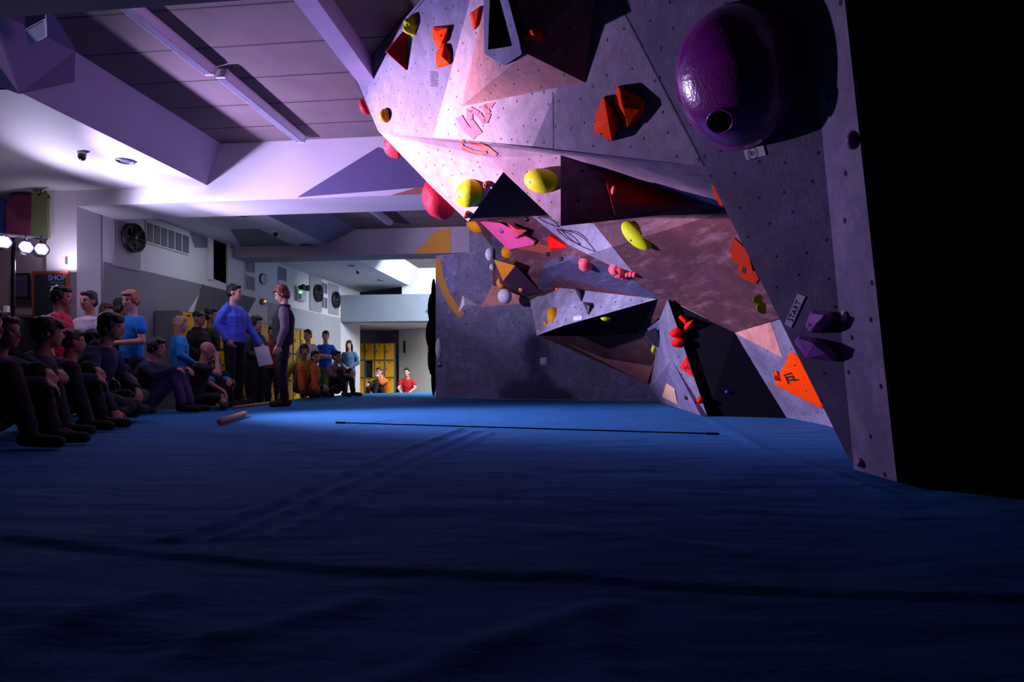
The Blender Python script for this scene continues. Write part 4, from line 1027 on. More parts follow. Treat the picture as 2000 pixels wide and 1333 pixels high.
# ---- lockers
def locker(name_loc, rz, label, group, open_door=None, first=[None]):
    e = empty('locker', name_loc, rz); tag(e, label, 'locker', group)
    w, d, h = .34, .45, 1.8
    if first[0] is None:
        bm = bmesh.new()
        for x in (-w/2+.01, w/2-.01): bm_box(bm, (x, d/2, h/2), (.02, d, h))
        bm_box(bm, (0, d-.01, h/2), (w-.04, .02, h))
        for z in (.01, .6, 1.2, h-.01): bm_box(bm, (0, d/2-.01, z), (w-.04, d-.02, .02))
        first[0] = [bm_obj('carcass', bm, M_lgrey, e)]
        for k in range(3):
            bm = bmesh.new(); bm_box(bm, (0, -.012, .3+.6*k), (w-.05, .02, .55)); dd = bm_obj('door', bm, M_yellow, e); mod(dd, .006)
            bm = bmesh.new(); bm_box(bm, (-w/2+.07, -.028, .3+.6*k), (.022, .012, .09), Matrix.Rotation(.5, 3, 'Y')); hh = bm_obj('handle', bm, M_blacksteel, dd)
            bm = bmesh.new(); bm_box(bm, (0, -.024, .53+.6*k), (.08, .006, .022)); bm_obj('vent_slot', bm, M_blacksteel, dd)
            first[0].append(dd)
        parts = first[0]
    else:
        parts = []
        for o in first[0]:
            c = o.copy(); col.objects.link(c); c.parent = e; parts.append(c)
            for s in o.children: s2 = s.copy(); col.objects.link(s2); s2.parent = c
    if open_door is not None:
        dd = parts[1+open_door]
        dd.matrix_basis = Matrix.Translation((w/2-.03, -.02, 0)) @ Matrix.Rotation(math.radians(100), 4, 'Z') @ Matrix.Translation((-w/2+.03, .02, 0))
    return e
ang = math.atan2(A2.y, A2.x)-math.pi/2
rzL = math.atan2(-A2.x, A2.y)+math.pi/2     # front faces the hall from the left wall
words = ['first', 'second', 'third', 'fourth', 'fifth', 'sixth', 'seventh', 'eighth', 'ninth', 'tenth', 'eleventh', 'twelfth', 'thirteenth', 'fourteenth']
for i in range(14):
    locker(UV(UW+.47, 9.45+.35*i, -.3), rzL, 'yellow locker column against the left wall, %s from the shop end' % words[i], 'lockers along the left wall')
b0 = P(685.5, 0, 21.35)
for i in range(5):
    p = P(685.5+17.9*i, 0, 21.35-.0*i); rel = ('far left', 'second from the left', 'third from the left, its middle door open', 'fourth from the left', 'last on the right')[i]
    locker(V(b0.x+.345*i, 21.15, -.3), 0, 'yellow locker column in the back niche, %s' % rel, 'lockers in the back niche', 1 if i == 2 else None)
# ---- things on the mat
def stick(a, b, r, label):
    a, b = V(*gpt(*a), r), V(*gpt(*b), r); c = (a+b)/2
    bm = bmesh.new(); cyl(bm, a-c, b-c, r, seg=10); return tag(bm_obj('wooden_stick', bm, M_wood, None, True, c), label, 'stick')
stick((429, 830), (478, 813), .028, 'short thick wooden stick lying on the blue mat')
stick((456, 799), (531, 789), .02, 'thin wooden pole lying by the feet of the two standing men')
a, b = V(*gpt(665, 828), .009), V(*gpt(1392, 850), .009); c = (a+b)/2
bm = bmesh.new(); cyl(bm, a-c, b-c, .0055, seg=8)
for p in (a, b): cyl(bm, p-c-(b-a).normalized()*.05, p-c+(b-a).normalized()*.05, .009, seg=8)
tag(bm_obj('black_strap', bm, M_black, None, True, c), 'long thin black strap lying across the blue mat', 'strap')
# ------------------------------------------------------------------ people
def remesh(bm, voxel, it=4, fac=.5):
    me = bpy.data.meshes.new('tmp'); bmesh.ops.recalc_face_normals(bm, faces=bm.faces); bm.to_mesh(me); bm.free()
    o = bpy.data.objects.new('tmp', me); col.objects.link(o)
    m = o.modifiers.new('r', 'REMESH'); m.mode = 'VOXEL'; m.voxel_size = voxel
    s = o.modifiers.new('s', 'SMOOTH'); s.factor = fac; s.iterations = it
    dg = bpy.context.evaluated_depsgraph_get(); out = bpy.data.meshes.new_from_object(o.evaluated_get(dg))
    bpy.data.objects.remove(o); bpy.data.meshes.remove(me)
    out.polygons.foreach_set('use_smooth', [True]*len(out.polygons)); return out
def loft(bm, secs, side, seg=14):
    """secs: (centre, half width, half depth); side: width direction"""
    rings = []
    for i, (c, rx, ry) in enumerate(secs):
        t = (Vector(secs[min(i+1, len(secs)-1)][0])-Vector(secs[max(i-1, 0)][0])).normalized()
        s = (side-t*side.dot(t)).normalized(); f = t.cross(s)
        rings.append([bm.verts.new(Vector(c)+s*rx*math.cos(2*math.pi*k/seg)+f*ry*math.sin(2*math.pi*k/seg)) for k in range(seg)])
    for a, b in zip(rings[:-1], rings[1:]):
        for k in range(seg): bm.faces.new((a[k], a[(k+1) % seg], b[(k+1) % seg], b[k]))
    bm.faces.new(rings[0][::-1]); bm.faces.new(rings[-1])
SK = {'stand': dict(pel=(0, 0, .93), wai=(0, 0, 1.09), che=(0, -.005, 1.28), nb=(0, -.02, 1.455), h=(0, .015, 1.63),
        s=(.175, -.01, 1.41), hip=(.088, 0, .9), k=(.1, .02, .49), a=(.11, -.03, .09), t=(.14, .13, .035)),
      'cross': dict(pel=(0, 0, .13), wai=(0, -.01, .27), che=(0, .04, .46), nb=(0, .09, .63), h=(0, .15, .79),
        s=(.175, .07, .585), hip=(.09, .02, .12), k=(.33, .28, .17), a=(-.1, .36, .075), t=(-.22, .36, .05)),
      'knees': dict(pel=(0, 0, .13), wai=(0, -.03, .27), che=(0, .02, .46), nb=(0, .08, .63), h=(0, .14, .79),
        s=(.175, .06, .585), hip=(.09, .02, .12), k=(.12, .38, .5), a=(.11, .5, .09), t=(.13, .67, .035)),
      'squat': dict(pel=(0, 0, .3), wai=(0, .05, .42), che=(0, .15, .6), nb=(0, .22, .76), h=(0, .29, .92),
        s=(.175, .2, .72), hip=(.09, 0, .3), k=(.16, .38, .5), a=(.12, .12, .09), t=(.14, .3, .035))}
ARMS = {'down': ((.235, -.03, 1.13), (.245, .05, .88)), 'pocket': ((.255, -.07, 1.16), (.19, .04, .94)),
        'crossedA': ((.235, .06, 1.16), (-.06, .24, 1.2)), 'crossedB': ((.235, .05, 1.13), (-.07, .2, 1.15)),
        'hold': ((.235, .0, 1.13), (.09, .26, 1.1)), 'clasp': ((.235, .0, 1.14), (.05, .2, 1.0)), 'fold': ((.24, .04, 1.13), (.0, .2, 1.08)),
        'sheet': ((.235, .08, 1.14), (.22, .3, .88)), 'hip': ((.3, -.02, 1.15), (.2, .1, .97)),
        'knee': ((.25, .22, .42), (.14, .44, .5)), 'hug': ((.24, .24, .42), (-.03, .5, .42)), 'lap': ((.24, .14, .36), (.12, .34, .24)), 'rest': ((.27, .16, .4), (.3, .36, .27)),
        'prop': ((.3, .02, .33), (.4, .1, .07)), 'propf': ((.32, .2, .36), (.42, .42, .07)), 'chin': ((.2, .3, .5), (.06, .25, .66)), 'face': ((.18, .3, .48), (.05, .27, .7)), 'reach': ((.25, .22, .45), (.17, .44, .54))}
def hand(bm, w, d, n, curl=.5, s=1):
    d = d.normalized(); n = (n-d*n.dot(d)); n = n.normalized() if n.length > .01 else d.orthogonal().normalized(); sd = d.cross(n)
    for k in (-1, 0, 1): capsule(bm, w+sd*.018*k*s, w+d*.075*s+sd*.024*k*s, .019*s, .017*s, 8)
    for k, (o, l) in enumerate(((-.036, .8), (-.012, .98), (.012, 1), (.036, .92))):
        a = w+d*.085*s+sd*o*s; b = a+(d*math.cos(curl)+n*math.sin(curl)+sd*o*2)*.042*l*s; c = b+(d*math.cos(2.2*curl)+n*math.sin(2.2*curl)+sd*o)*.036*l*s
        capsule(bm, a-d*.02, b, .0095*s, .0092*s, 8); capsule(bm, b, c, .0092*s, .008*s, 8)
    a = w+d*.02*s+sd*.028*s; b = a+(d*.7+sd*.7+n*.3)*.045*s; capsule(bm, a, b, .013*s, .0105*s, 8); capsule(bm, b, b+(d*.85+sd*.15+n*.4)*.035*s, .0105*s, .009*s, 8)
def wrinkle(me, amp, f=9):
    nr = [v.normal.copy() for v in me.vertices]; r = V(*(random.uniform(0, 50) for _ in range(3)))
    for v, n in zip(me.vertices, nr):
        c = v.co; v.co = c+n*amp*(noise.noise(V(c.x*f, c.y*f, c.z*f*2.2)+r)+.5*noise.noise(V(c.x*f*2.4, c.y*f*2.4, c.z*f*3)+r))
SKIN = {'fair': (205, 150, 130), 'dim': (170, 116, 98), 'tan': (150, 100, 82)}
M_eye = mat('eye', (30, 24, 24), .2); M_lip = mat('lip', (150, 80, 78), .5)
def person(px, Y, face, label, pose='stand', arms=('down', 'down'), H=1.75, top=('hoodie', (60, 60, 70)), sleeve='long', legs=(24, 24, 32), shoes=(20, 20, 24), hair=('short', (40, 28, 22)),
           skin='fair', look=(0, 0), ground=0.0, voxel=.0125, shorts=False, bend=0, pos=None, collar=False, shift=None, under=None, bulk=1.0, sleevecol=None):
    """face: heading in degrees, 0 = away from the camera, -90 = towards the climbing wall on the right, 180 = towards the camera"""
    K = SK[pose]; S = H/1.75
    loc = V((px-CX)/F*Y, Y, ground) if pos is None else V(*pos)
    root = empty('person', loc, math.radians(face)); tag(root, label, 'person')
    def j(n, sg=1): x, y, z = K[n]; return V(x*sg, y, z)*S
    top_pts = {n: j(n) for n in ('pel', 'wai', 'che', 'nb', 'h')}
    if shift:
        for n, kf in (('wai', .3), ('che', .7), ('nb', 1), ('h', 1.25)): top_pts[n] += V(*shift)*kf
    pel, wai, che, nb, h = (top_pts[n] for n in ('pel', 'wai', 'che', 'nb', 'h'))
    sh = {sg: j('s', sg)+(V(*shift) if shift else V(0, 0, 0)) for sg in (1, -1)}
    arm = {}
    for sg, nm in ((1, arms[1]), (-1, arms[0])):
        e, w = ARMS[nm]; arm[sg] = (V(e[0]*sg, e[1], e[2])*S, V(w[0]*sg, w[1], w[2])*S)
    side = V(1, 0, 0)
    Hm = Matrix.Translation(h) @ Matrix.Rotation(math.radians(look[0]), 4, 'Z') @ Matrix.Rotation(math.radians(look[1]), 4, 'X')
    R3 = Hm.to_3x3(); hp = lambda x, y, z: Hm @ (V(x, y, z)*S)
    # body: one continuous figure
    bm = bmesh.new()
    loft(bm, [(pel-V(0, 0, .06), .12*S, .08*S), (pel, .145*S, .1*S), (wai, .12*S, .085*S), (che, .15*S, .1*S), (nb-(nb-che)*.32, .13*S, .078*S), (nb-(nb-che)*.1, .08*S, .06*S), (nb, .06*S, .055*S)], side)
    capsule(bm, nb-V(0, 0, .03), hp(0, -.02, -.05), .056*S, .052*S)
    for sg in (1, -1):
        e, w = arm[sg]; capsule(bm, sh[sg]-V(sg*.035, 0, .035*S), e, .045*S, .04*S); capsule(bm, e, w, .041*S, .028*S)
        n = (V(0, 0, .9)-V(sg*.5, 0, 0)) if pose != 'stand' else V(-sg, .2, 0); 
        if pose != 'stand': n = V(-sg*.4, 0, -1)
        hd = (w-e).normalized()
        if pose != 'stand' and arms[0 if sg < 0 else 1] not in ('prop', 'propf', 'chin', 'face'): hd = hd+V(-sg*.25, 0, -.75)
        hand(bm, w, hd, n, (.75 if pose != 'stand' else .45) if arms[0 if sg < 0 else 1] not in ('prop', 'propf') else .1, S)
        hi, kn, an, to = j('hip', sg), j('k', sg), j('a', sg), j('t', sg)
        capsule(bm, hi, kn, .082*S, .052*S); capsule(bm, kn, an, .053*S, .036*S); capsule(bm, an-V(0, 0, .03), to, .036*S, .03*S)
    for c, r in (((0, -.012, .035), (.074, .094, .088)), ((0, .03, -.035), (.058, .062, .078)), ((0, .055, -.088), (.03, .03, .026)), ((0, .07, .04), (.05, .022, .03)), ((-.036, .066, -.012), (.02, .018, .016)), ((.036, .066, -.012), (.02, .018, .016)), ((.077, -.008, -.006), (.012, .02, .032)), ((-.077, -.008, -.006), (.012, .02, .032))):
        ellipsoid(bm, hp(*c), tuple(x*S for x in r), R3, 14, 10)
    capsule(bm, hp(0, .086, .016), hp(0, .104, -.022), .009*S, .0145*S, 8)
    capsule(bm, hp(-.02, .086, -.056), hp(.02, .086, -.056), .0085*S, None, 8)
    me = remesh(bm, voxel, 3)
    ms = MATS.get('skin_'+skin) or mat('skin_'+skin, SKIN[skin], .55, var=.08, scale=10)
    for m in (ms, M_eye, M_lip): me.materials.append(m)
    ey = [hp(.031, .083, .008), hp(-.031, .083, .008)]; mo = hp(0, .092, -.056); idx = []
    inv = Hm.inverted()
    for p in me.polygons:
        c = p.center
        q = 0
        if min((c-ey[0]).length, (c-ey[1]).length) < .0125*S: q = 1
        else:
            l = inv @ c
            if abs(l.z+.056*S) < .008*S and abs(l.x) < .026*S and l.y > .07*S: q = 2
        idx.append(q)
    me.polygons.foreach_set('material_index', idx)
    parts = [link('body', me, root)]
    def cloth(name, bm, c, lab=None, it=3, vx=None, rough=.85, wr=.007):
        m = mat('fabric_%d_%d_%d' % c, c, rough, var=.15, scale=14, bump=.25, bscale=25)
        mm = remesh(bm, vx or voxel, it); mm.materials.append(m); wrinkle(mm, wr); o = link(name, mm, root); parts.append(o)
        if lab: o['label'] = lab
        return o
    # upper garment
    bm = bmesh.new(); kind, tc = top; g = .022 if kind in ('hoodie', 'jacket', 'jumper') else .014; g *= S
    dn = (wai-pel).normalized()
    loft(bm, [(pel-dn*.02*S, (.15*S+g*.7)*bulk, (.108*S+g)*bulk), (pel+dn*.06*S, (.15*S+g)*bulk, (.108*S+g)*bulk), (wai, (.135*S+g)*bulk, (.1*S+g)*bulk*1.1), (che, (.158*S+g)*bulk, (.108*S+g)*bulk*1.1), (nb-(nb-che)*.3, .15*S+g*.5, .092*S+g), (nb-(nb-che)*.12, .11*S+g*.3, .078*S+g*.4), (nb-(nb-che)*.02, .075*S+g*.3, .066*S+g*.3)], side)
    sbm = bm
    for sg in (1, -1):
        if sleevecol: bm = bmesh.new()
        e, w = arm[sg]; capsule(bm, sh[sg]-V(sg*.03, 0, .028*S), sh[sg].lerp(e, .5), .056*S+g*.7, .052*S+g*.7)
        if sleeve == 'long': capsule(bm, sh[sg].lerp(e, .4), e, .054*S+g*.7, .048*S+g*.6); capsule(bm, e, e.lerp(w, .93), .048*S+g*.6, .036*S+g*.4)
        if sleevecol: cloth('sleeve', bm, sleevecol, 'grey sleeve'); bm = sbm
    if kind == 'hoodie':
        for x in (-.06, -.03, 0, .03, .06): ellipsoid(bm, nb+V(x*S, (-.075+abs(x)*.5)*S, -.01), (.04*S, .035*S, .06*S))
    if kind == 'jacket' or collar:
        for x in range(10):
            a = 2*math.pi*x/10; ellipsoid(bm, nb+V(.066*math.cos(a)*S, .062*math.sin(a)*S, .012), (.026*S, .026*S, .032*S))
    cloth({'hoodie': 'hoodie', 'jacket': 'jacket', 'jumper': 'jumper', 'tee': 't_shirt'}[kind], bm, tc)
    if kind == 'hoodie' and pose == 'stand' and voxel < .011:
        bm = bmesh.new()
        for sg in (1, -1): capsule(bm, nb+V(sg*.045, .075, -.03)*S, che+V(sg*.05, .12, -.02)*S, .006, seg=6)
        bm_obj('drawstring', bm, M_paper, root, True)
    # trousers
    bm = bmesh.new()
    loft(bm, [(pel-dn*.09*S, .11*S, .085*S), (pel-dn*.02*S, .15*S, .11*S), (pel+dn*.05*S, .148*S, .104*S)], side)
    for sg in (1, -1):
        hi, kn, an = j('hip', sg), j('k', sg), j('a', sg)
        capsule(bm, hi, kn, .096*S, .07*S)
        if not shorts: capsule(bm, kn, kn.lerp(an, .92), .069*S, .056*S)
    cloth('shorts' if shorts else 'trousers', bm, legs)
    for sg in (1, -1):
        an, to = j('a', sg), j('t', sg); bm = bmesh.new(); d = (to-an); d.z = 0; d.normalize()
        a = V(an.x, an.y, to.z+.012)-d*.045*S; b = V(to.x, to.y, to.z)+d*.02
        capsule(bm, a, b, .046*S, .042*S); capsule(bm, an-V(0, 0, .01), V(an.x, an.y, to.z+.02), .045*S, .048*S)
        o = cloth('shoe', bm, shoes, vx=.013, wr=0)
    # hair
    kind, hc = hair
    if kind != 'bald':
        bm = bmesh.new(); rnd = random.Random(int(px*7+Y))
        E = lambda c, r: ellipsoid(bm, hp(*c), tuple(x*S for x in r), R3, 14, 10)
        if kind == 'cap':
            E((0, -.01, .06), (.084, .104, .075)); capsule(bm, hp(-.04, .1, .06), hp(.04, .1, .06), .012*S, None, 8); capsule(bm, hp(-.03, .13, .055), hp(.03, .13, .055), .01*S, None, 8)
        else:
            E((0, -.022, .05), (.082, .098, .086)); E((0, -.05, .0), (.078, .07, .07)); E((0, .045, .098), (.06, .05, .028))
            if kind in ('fringe', 'mop', 'curly', 'long'):
                E((0, .06, .085), (.066, .045, .032)); E((.066, .0, .02), (.022, .05, .055)); E((-.066, .0, .02), (.022, .05, .055))
            if kind == 'mop': E((.02, .088, .062), (.055, .02, .025)); E((0, -.05, -.02), (.085, .062, .07)); E((0, -.02, .075), (.088, .1, .078))
            if kind == 'curly':
                for q in range(46):
                    a, b = rnd.uniform(0, 6.28), rnd.uniform(-.3, 1.5)
                    x, y, z = math.cos(a)*math.cos(b)*.09, math.sin(a)*math.cos(b)*.1-.02, math.sin(b)*.09+.045
                    if y > .055 and z < .06: continue
                    E((x, y, z), (.024,)*3)
            if kind == 'long':
                for x, y in ((.07, -.02), (.055, -.06), (0, -.085), (-.055, -.06), (-.07, -.02)): capsule(bm, hp(x, y, 0), hp(x*1.15, y-.015, -.19), .036*S, .022*S)
            for q in range(14):
                a = rnd.uniform(0, 6.28); b = rnd.uniform(.5, 1.45); x, y, z = math.cos(a)*math.cos(b)*.08, math.sin(a)*math.cos(b)*.09-.02, math.sin(b)*.085+.055
                E((x, y, z), (.018, .022, .012))
        mm = remesh(bm, min(voxel, .011), 2); wrinkle(mm, .006, 28); mm.materials.append(mat('hair_%d_%d_%d' % hc, hc, .5, var=.3, scale=30, bump=.5, bscale=50))
        parts.append(link('cap' if kind == 'cap' else 'hair', mm, root))
    zmin = min(v.co.z for o in parts for v in o.data.vertices)
    root.location.z = ground-zmin+.004
    root['_w'] = [0]
    del root['_w']
    M = Matrix.Translation(root.location) @ Matrix.Rotation(math.radians(face), 4, 'Z')
    return dict(root=root, wrist={s: M @ arm[s][1] for s in (1, -1)}, M=M)
G0 = -.3
N_ = (20, 20, 26)
# two men standing on the mat
m1 = person(457, 9.25, -104, 'person in a royal blue hoodie standing on the mat, holding a white sheet', arms=('sheet', 'pocket'), H=1.80, top=('hoodie', (84, 104, 222)), legs=(16, 16, 24), hair=('short', (30, 20, 18)), voxel=.0095, look=(16, 0), bulk=1.14)
m2 = person(553, 8.85, 108, 'person with reddish mop hair in a dark jacket, head bowed, facing the blue hoodie', arms=('down', 'pocket'), H=1.72, top=('jacket', (26, 22, 28)), sleevecol=(110, 92, 112), legs=(26, 14, 24), hair=('mop', (96, 40, 26)), voxel=.0095, look=(-4, -22), bulk=1.12)
w = m1['wrist'][-1]
sheet = [w+V(.02, -.03, -.06)+V(x, y, z) for x, y, z in ((-.1, -.05, .02), (.12, -.07, .045), (.2, -.08, -.23), (-.02, -.06, -.27))]
c = sum(sheet, V(0, 0, 0))/4
o = mesh('paper_sheet', [p-c for p in sheet]+[p-c+V(.002, .004, 0) for p in sheet], BOXF, M_paper, None, origin=None); o.location = c
tag(o, 'white sheet of paper held low by the person in the blue hoodie', 'paper')
# standing along the left edge
person(118, 7.3, -78, 'person in a crimson t-shirt with dark hair in profile, standing before the blackboard', H=1.80, top=('tee', (190, 30, 70)), sleeve='short', arms=('down', 'down'), hair=('fringe', (22, 16, 18)), ground=G0, skin='dim')
person(174, 7.93, 172, 'person in a pale grey t-shirt with folded arms standing against the pilaster', H=1.82, top=('tee', (190, 182, 196)), sleeve='short', arms=('fold', 'fold'), hair=('short', (36, 26, 24)), ground=G0, skin='dim')
person(207, 8.72, -115, 'person with auburn hair and a purple jumper half hidden behind the pale grey t-shirt', H=1.75, top=('jumper', (74, 44, 116)), hair=('fringe', (84, 34, 24)), ground=G0, skin='dim')
person(238, 8.38, -85, 'person with black hair in a dark jacket directly behind the bright blue t-shirt', H=1.78, top=('jacket', (24, 20, 34)), hair=('mop', (12, 10, 12)), ground=G0, skin='tan')
p5 = person(257, 7.92, 150, 'person in a bright blue t-shirt with blond fringe holding a glowing phone', H=1.83, top=('tee', (24, 130, 215)), sleeve='short', arms=('hold', 'hold'), hair=('fringe', (150, 100, 76)), ground=G0, look=(20, -6), legs=(40, 40, 54), voxel=.0105)
w = p5['wrist'][1]; c = w+V(-.05, -.1, .02)
bm = bmesh.new(); bm_box(bm, (0, 0, 0), (.075, .14, .01), Matrix.Rotation(.25, 3, 'X')); ph = bm_obj('phone', bm, M_blacksteel, None, False, c); tag(ph, 'phone with a white screen held by the bright blue t-shirt', 'phone')
bm = bmesh.new(); bm_box(bm, (0, 0, .006), (.066, .124, .002), Matrix.Rotation(.25, 3, 'X')); bm_obj('screen', bm, mat('phone_screen', (235, 235, 255), .3, emit=1.6), ph)
person(351, 9.25, -62, 'person with long blonde hair in a light blue top standing near the lockers', H=1.62, top=('jumper', (40, 140, 205)), hair=('long', (170, 130, 96)), arms=('clasp', 'clasp'), ground=G0)
person(388, 9.78, -100, 'person in a dark cap and black jacket standing right of the long blonde hair', H=1.76, top=('jacket', (18, 18, 22)), hair=('cap', (28, 30, 34)), ground=G0, skin='dim', arms=('clasp', 'clasp'))
person(412, 10.42, -80, 'person with dark hair in black, behind the blue hoodie, facing right', H=1.86, top=('jumper', (14, 14, 18)), hair=('short', (16, 12, 14)), ground=G0, skin='tan')
person(478, 11.3, 170, 'person with dark hair and dark top glimpsed behind the blue hoodie', H=1.66, top=('tee', (30, 26, 32)), hair=('fringe', (18, 14, 16)), ground=G0, skin='tan')
person(500, 10.35, -105, 'person with curly brown hair in a dark green jacket between the two standing men', H=1.72, top=('jacket', (44, 48, 44)), hair=('curly', (44, 32, 26)), arms=('clasp', 'clasp'), ground=G0, legs=(26, 24, 34))
person(533, 11.2, 175, 'person in a dark red top half hidden behind the black and grey jacket', H=1.62, top=('tee', (120, 14, 26)), hair=('fringe', (24, 16, 16)), ground=G0, skin='dim')
person(601, 12.9, 165, 'person in a white t-shirt standing before the far yellow lockers', H=1.67, top=('tee', (205, 205, 215)), sleeve='short', arms=('fold', 'fold'), hair=('short', (20, 16, 18)), ground=G0, legs=(70, 66, 60))
person(636, 13.75, 185, 'person in a royal blue t-shirt with arms crossed', H=1.70, top=('tee', (32, 84, 205)), sleeve='short', arms=('crossedA', 'crossedB'), hair=('short', (18, 14, 14)), ground=G0, legs=(110, 106, 96))
person(682, 15.2, 178, 'person in a grey blue top with dark bob hair standing by the niche', H=1.56, top=('jumper', (70, 100, 132)), arms=('clasp', 'clasp'), hair=('long', (20, 14, 16)), ground=G0, legs=(60, 56, 70))
# seated at the edge of the mat
person(0, 4.55, -86, 'person in dark clothes seated at the far left edge, knees drawn up, large and dim', pose='knees', pos=(-3.66, 4.1, 0), arms=('knee', 'hug'), top=('hoodie', (24, 28, 50)), legs=(22, 22, 28), shoes=(30, 28, 32), hair=('short', (24, 18, 18)), skin='tan')
person(0, 5.15, -88, 'person in a navy top seated behind the leftmost dim figure, arm over the knee', pose='knees', pos=(-4.0, 4.68, 0), arms=('knee', 'knee'), top=('hoodie', (26, 26, 56)), legs=(26, 26, 36), shoes=(40, 30, 32), hair=('short', (60, 44, 46)), skin='tan')
person(60, 5.9, -85, 'person with a round dark head of hair seated behind the navy tops, seen from behind', pose='knees', look=(35, 0), pos=(-4.13, 5.27, 0), arms=('knee', 'hug'), H=1.82, top=('jumper', (26, 30, 60)), hair=('mop', (26, 16, 18)), skin='tan')
person(118, 6.6, -88, 'person in a magenta top with short brown hair seated, seen from behind', pose='knees', look=(40, 0), pos=(-4.78, 6.5, 0), arms=('knee', 'hug'), H=1.78, top=('tee', (140, 20, 96)), hair=('short', (44, 28, 28)), skin='tan')
person(175, 6.15, -85, 'person in a dark navy hoodie seated in front, leaning an arm on the mat', pose='cross', pos=(-4.14, 6.03, 0), arms=('lap', 'propf'), H=1.92, top=('hoodie', (24, 28, 62)), legs=(18, 18, 22), hair=('mop', (24, 18, 20)), skin='dim', shift=(0, .03, 0))
person(165, 7.3, -90, 'person with black hair seated below the pale grey t-shirt', pose='knees', pos=(-4.98, 7.12, 0), arms=('hug', 'hug'), H=1.85, top=('tee', (20, 18, 26)), hair=('mop', (10, 8, 10)), skin='tan')
person(240, 7.3, -85, 'person in grey trousers with dark fringe seated, forearms resting on raised knees', pose='knees', pos=(-4.55, 7.62, 0), arms=('reach', 'reach'), H=1.74, top=('jumper', (26, 28, 54)), legs=(66, 62, 96), hair=('fringe', (20, 15, 18)), skin='dim')
person(372, 7.95, -70, 'bald person in a black t-shirt seated cross legged, hand on the face', pose='cross', pos=(-4.2, 8.14, 0), arms=('lap', 'face'), H=1.74, top=('tee', (16, 14, 18)), sleeve='short', legs=(20, 18, 24), shorts=True, shoes=(24, 24, 34), hair=('bald', N_), skin='dim', look=(-10, -15))
person(400, 8.8, -90, 'person in a bright blue jumper seated hunched behind the bald person', pose='knees', pos=(-4.5, 8.78, 0), arms=('hug', 'hug'), H=1.6, top=('jumper', (28, 120, 190)), legs=(20, 24, 44), hair=('short', (30, 18, 18)), skin='dim')
person(590, 10.8, -150, 'person in a mustard jumper and orange trousers seated, propped on one straight arm', pose='knees', pos=(-3.78, 11.1, 0), arms=('lap', 'prop'), H=1.74, top=('jumper', (146, 122, 20)), legs=(190, 84, 20), hair=('fringe', (40, 20, 20)), skin='dim')
person(618, 12.1, -130, 'person in a grass green top seated behind the mustard jumper', pose='cross', pos=(-3.95, 12.1, 0), arms=('lap', 'lap'), H=1.74, top=('tee', (70, 106, 30)), hair=('short', (24, 18, 18)), skin='dim')
person(655, 12.7, -125, 'person in a grey and maroon top seated with arms around raised knees beside the mat', pose='knees', pos=(-3.72, 12.75, 0), arms=('knee', 'hug'), H=1.76, top=('tee', (128, 92, 100)), legs=(26, 22, 32), shoes=(50, 40, 46), hair=('short', (26, 18, 18)), skin='dim')
person(747, 15.9, 150, 'person in an orange jacket seated before the back lockers, chin on hand', pose='knees', pos=(-3.3, 15.75, G0), arms=('chin', 'knee'), H=1.74, top=('hoodie', (190, 92, 16)), legs=(22, 22, 30), hair=('short', (74, 36, 26)), ground=G0)
person(797, 17.4, 178, 'person in a red t-shirt seated low at the far end of the mat', pose='cross', pos=(-2.95, 17.4, G0), arms=('lap', 'lap'), H=1.74, top=('tee', (190, 18, 30)), sleeve='short', legs=(20, 20, 28), hair=('short', (22, 18, 22)), ground=G0)
# ------------------------------------------------------------------ light, camera
def spot(name, loc, aim, power, color, size, blend, rad=.06):
    l = bpy.data.lights.new(name, 'SPOT'); l.energy = power; l.color = color; l.spot_size = math.radians(size); l.spot_blend = blend; l.shadow_soft_size = rad
    o = bpy.data.objects.new(name, l); col.objects.link(o); o.location = loc
    o.rotation_euler = (Vector(aim)-Vector(loc)).to_track_quat('-Z', 'Y').to_euler(); return o
def area(name, loc, aim, power, color, sx, sy):
    l = bpy.data.lights.new(name, 'AREA'); l.shape = 'RECTANGLE'; l.size = sx; l.size_y = sy; l.energy = power; l.color = color
    o = bpy.data.objects.new(name, l); col.objects.link(o); o.location = loc
    o.rotation_euler = (Vector(aim)-Vector(loc)).to_track_quat('-Z', 'Y').to_euler(); return o
LMP = P(52, 478, 7.4)
spot('stage_beam', LMP+V(.25, -.12, .02), (-.3, 6.6, 2.75), 2300, (.60, .44, 1.0), 82, 1.0, .05)
spot('stage_beam_hot', LMP+V(.25, -.12, .06), (-.5, 5.7, 2.6), 6000, (1.0, .58, .92), 25, 1.0, .05)
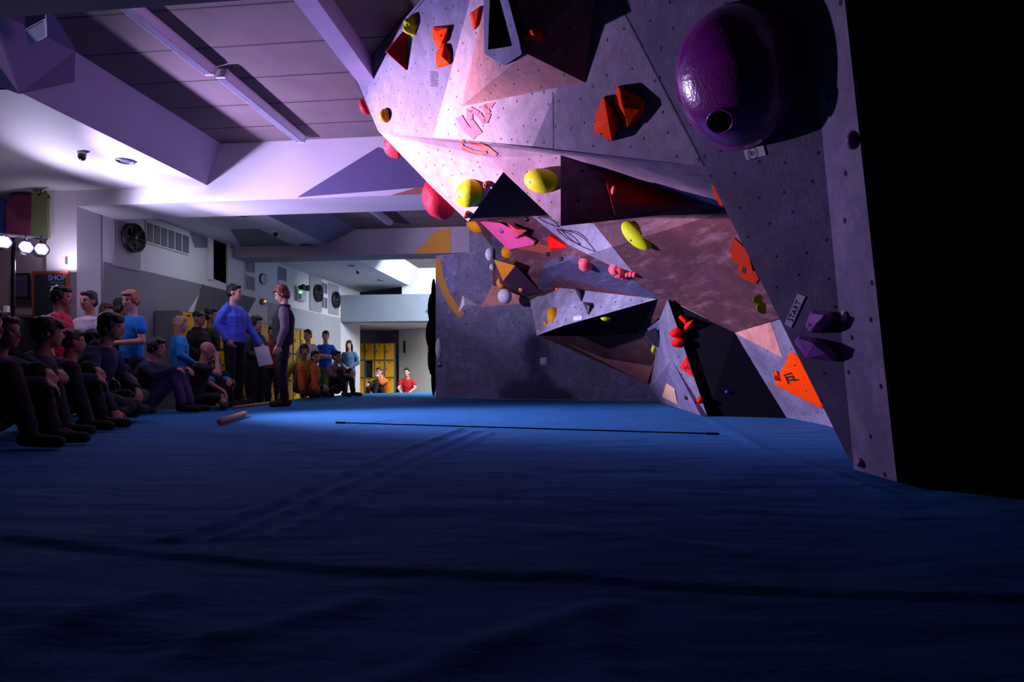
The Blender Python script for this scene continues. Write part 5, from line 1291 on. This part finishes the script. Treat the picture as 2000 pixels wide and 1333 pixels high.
spot('stage_beam_far', LMP+V(.3, .05, .06), (-.1, 11.2, 3.0), 1300, (.66, .56, 1.0), 40, 1.0, .05)
spot('stage_beam_wide', LMP+V(.2, -.12, 0), (-2, 7.2, 3.6), 130, (.72, .66, 1.0), 140, .7, .05)
spot('stage_beam_room', LMP+V(.2, 0, .1), (-2.2, 8.6, 2.9), 300, (.62, .58, 1.0), 100, .8, .05)
spot('stage_beam_mat', LMP+V(.3, .1, -.05), (1.4, 6.8, 0), 3600, (.62, .60, 1.0), 52, 1.0, .05)
area('far_daylight', UV(-1.5, 14.6, 3.4), UV(-1.5, 17, 1.5), 1250, (.80, .92, 1.0), 5, 2)
area('niche_light', UV(-3.5, 19.3, 1.9), UV(-3.5, 19.5, 0), 110, (1, .86, .7), 2.5, .6)
spot('pilaster_glow', P(118, 530, 8.1), P(135, 480, 8.44), 24, (.8, .7, 1), 110, 1, .03)  # extra unseen lamp added for the hot glow on the pilaster
area('left_wall_fill', UV(-5.9, 9.9, 2.93), UV(-6.3, 10.2, 0), 18, (.8, .88, 1.0), .6, 2)  # added fill under the ceiling strip, lifts the left wall; no opening there
l = bpy.data.lights.new('lamp_spill', 'POINT'); l.energy = 9; l.color = (.8, .7, 1); l.shadow_soft_size = .08
o = bpy.data.objects.new('lamp_spill', l); col.objects.link(o); o.location = P(40, 520, 7.5)
w = bpy.data.worlds.new('World'); bpy.context.scene.world = w; w.use_nodes = True
w.node_tree.nodes['Background'].inputs[0].default_value = (.25, .3, .6, 1); w.node_tree.nodes['Background'].inputs[1].default_value = .013
cam = bpy.data.cameras.new('Camera'); co = bpy.data.objects.new('Camera', cam); col.objects.link(co)
co.location = CAM; co.rotation_euler = (math.pi/2, 0, 0); cam.sensor_width = 36; cam.lens = 21.6; cam.shift_y = (HY-666.5)/2000; cam.clip_start = .05
sc = bpy.context.scene; sc.camera = co
sc.view_settings.view_transform = 'Standard'; sc.view_settings.look = 'None'; sc.view_settings.exposure = 0
sc.cycles.use_denoising = True; sc.cycles.max_bounces = 6; sc.cycles.sample_clamp_indirect = 4
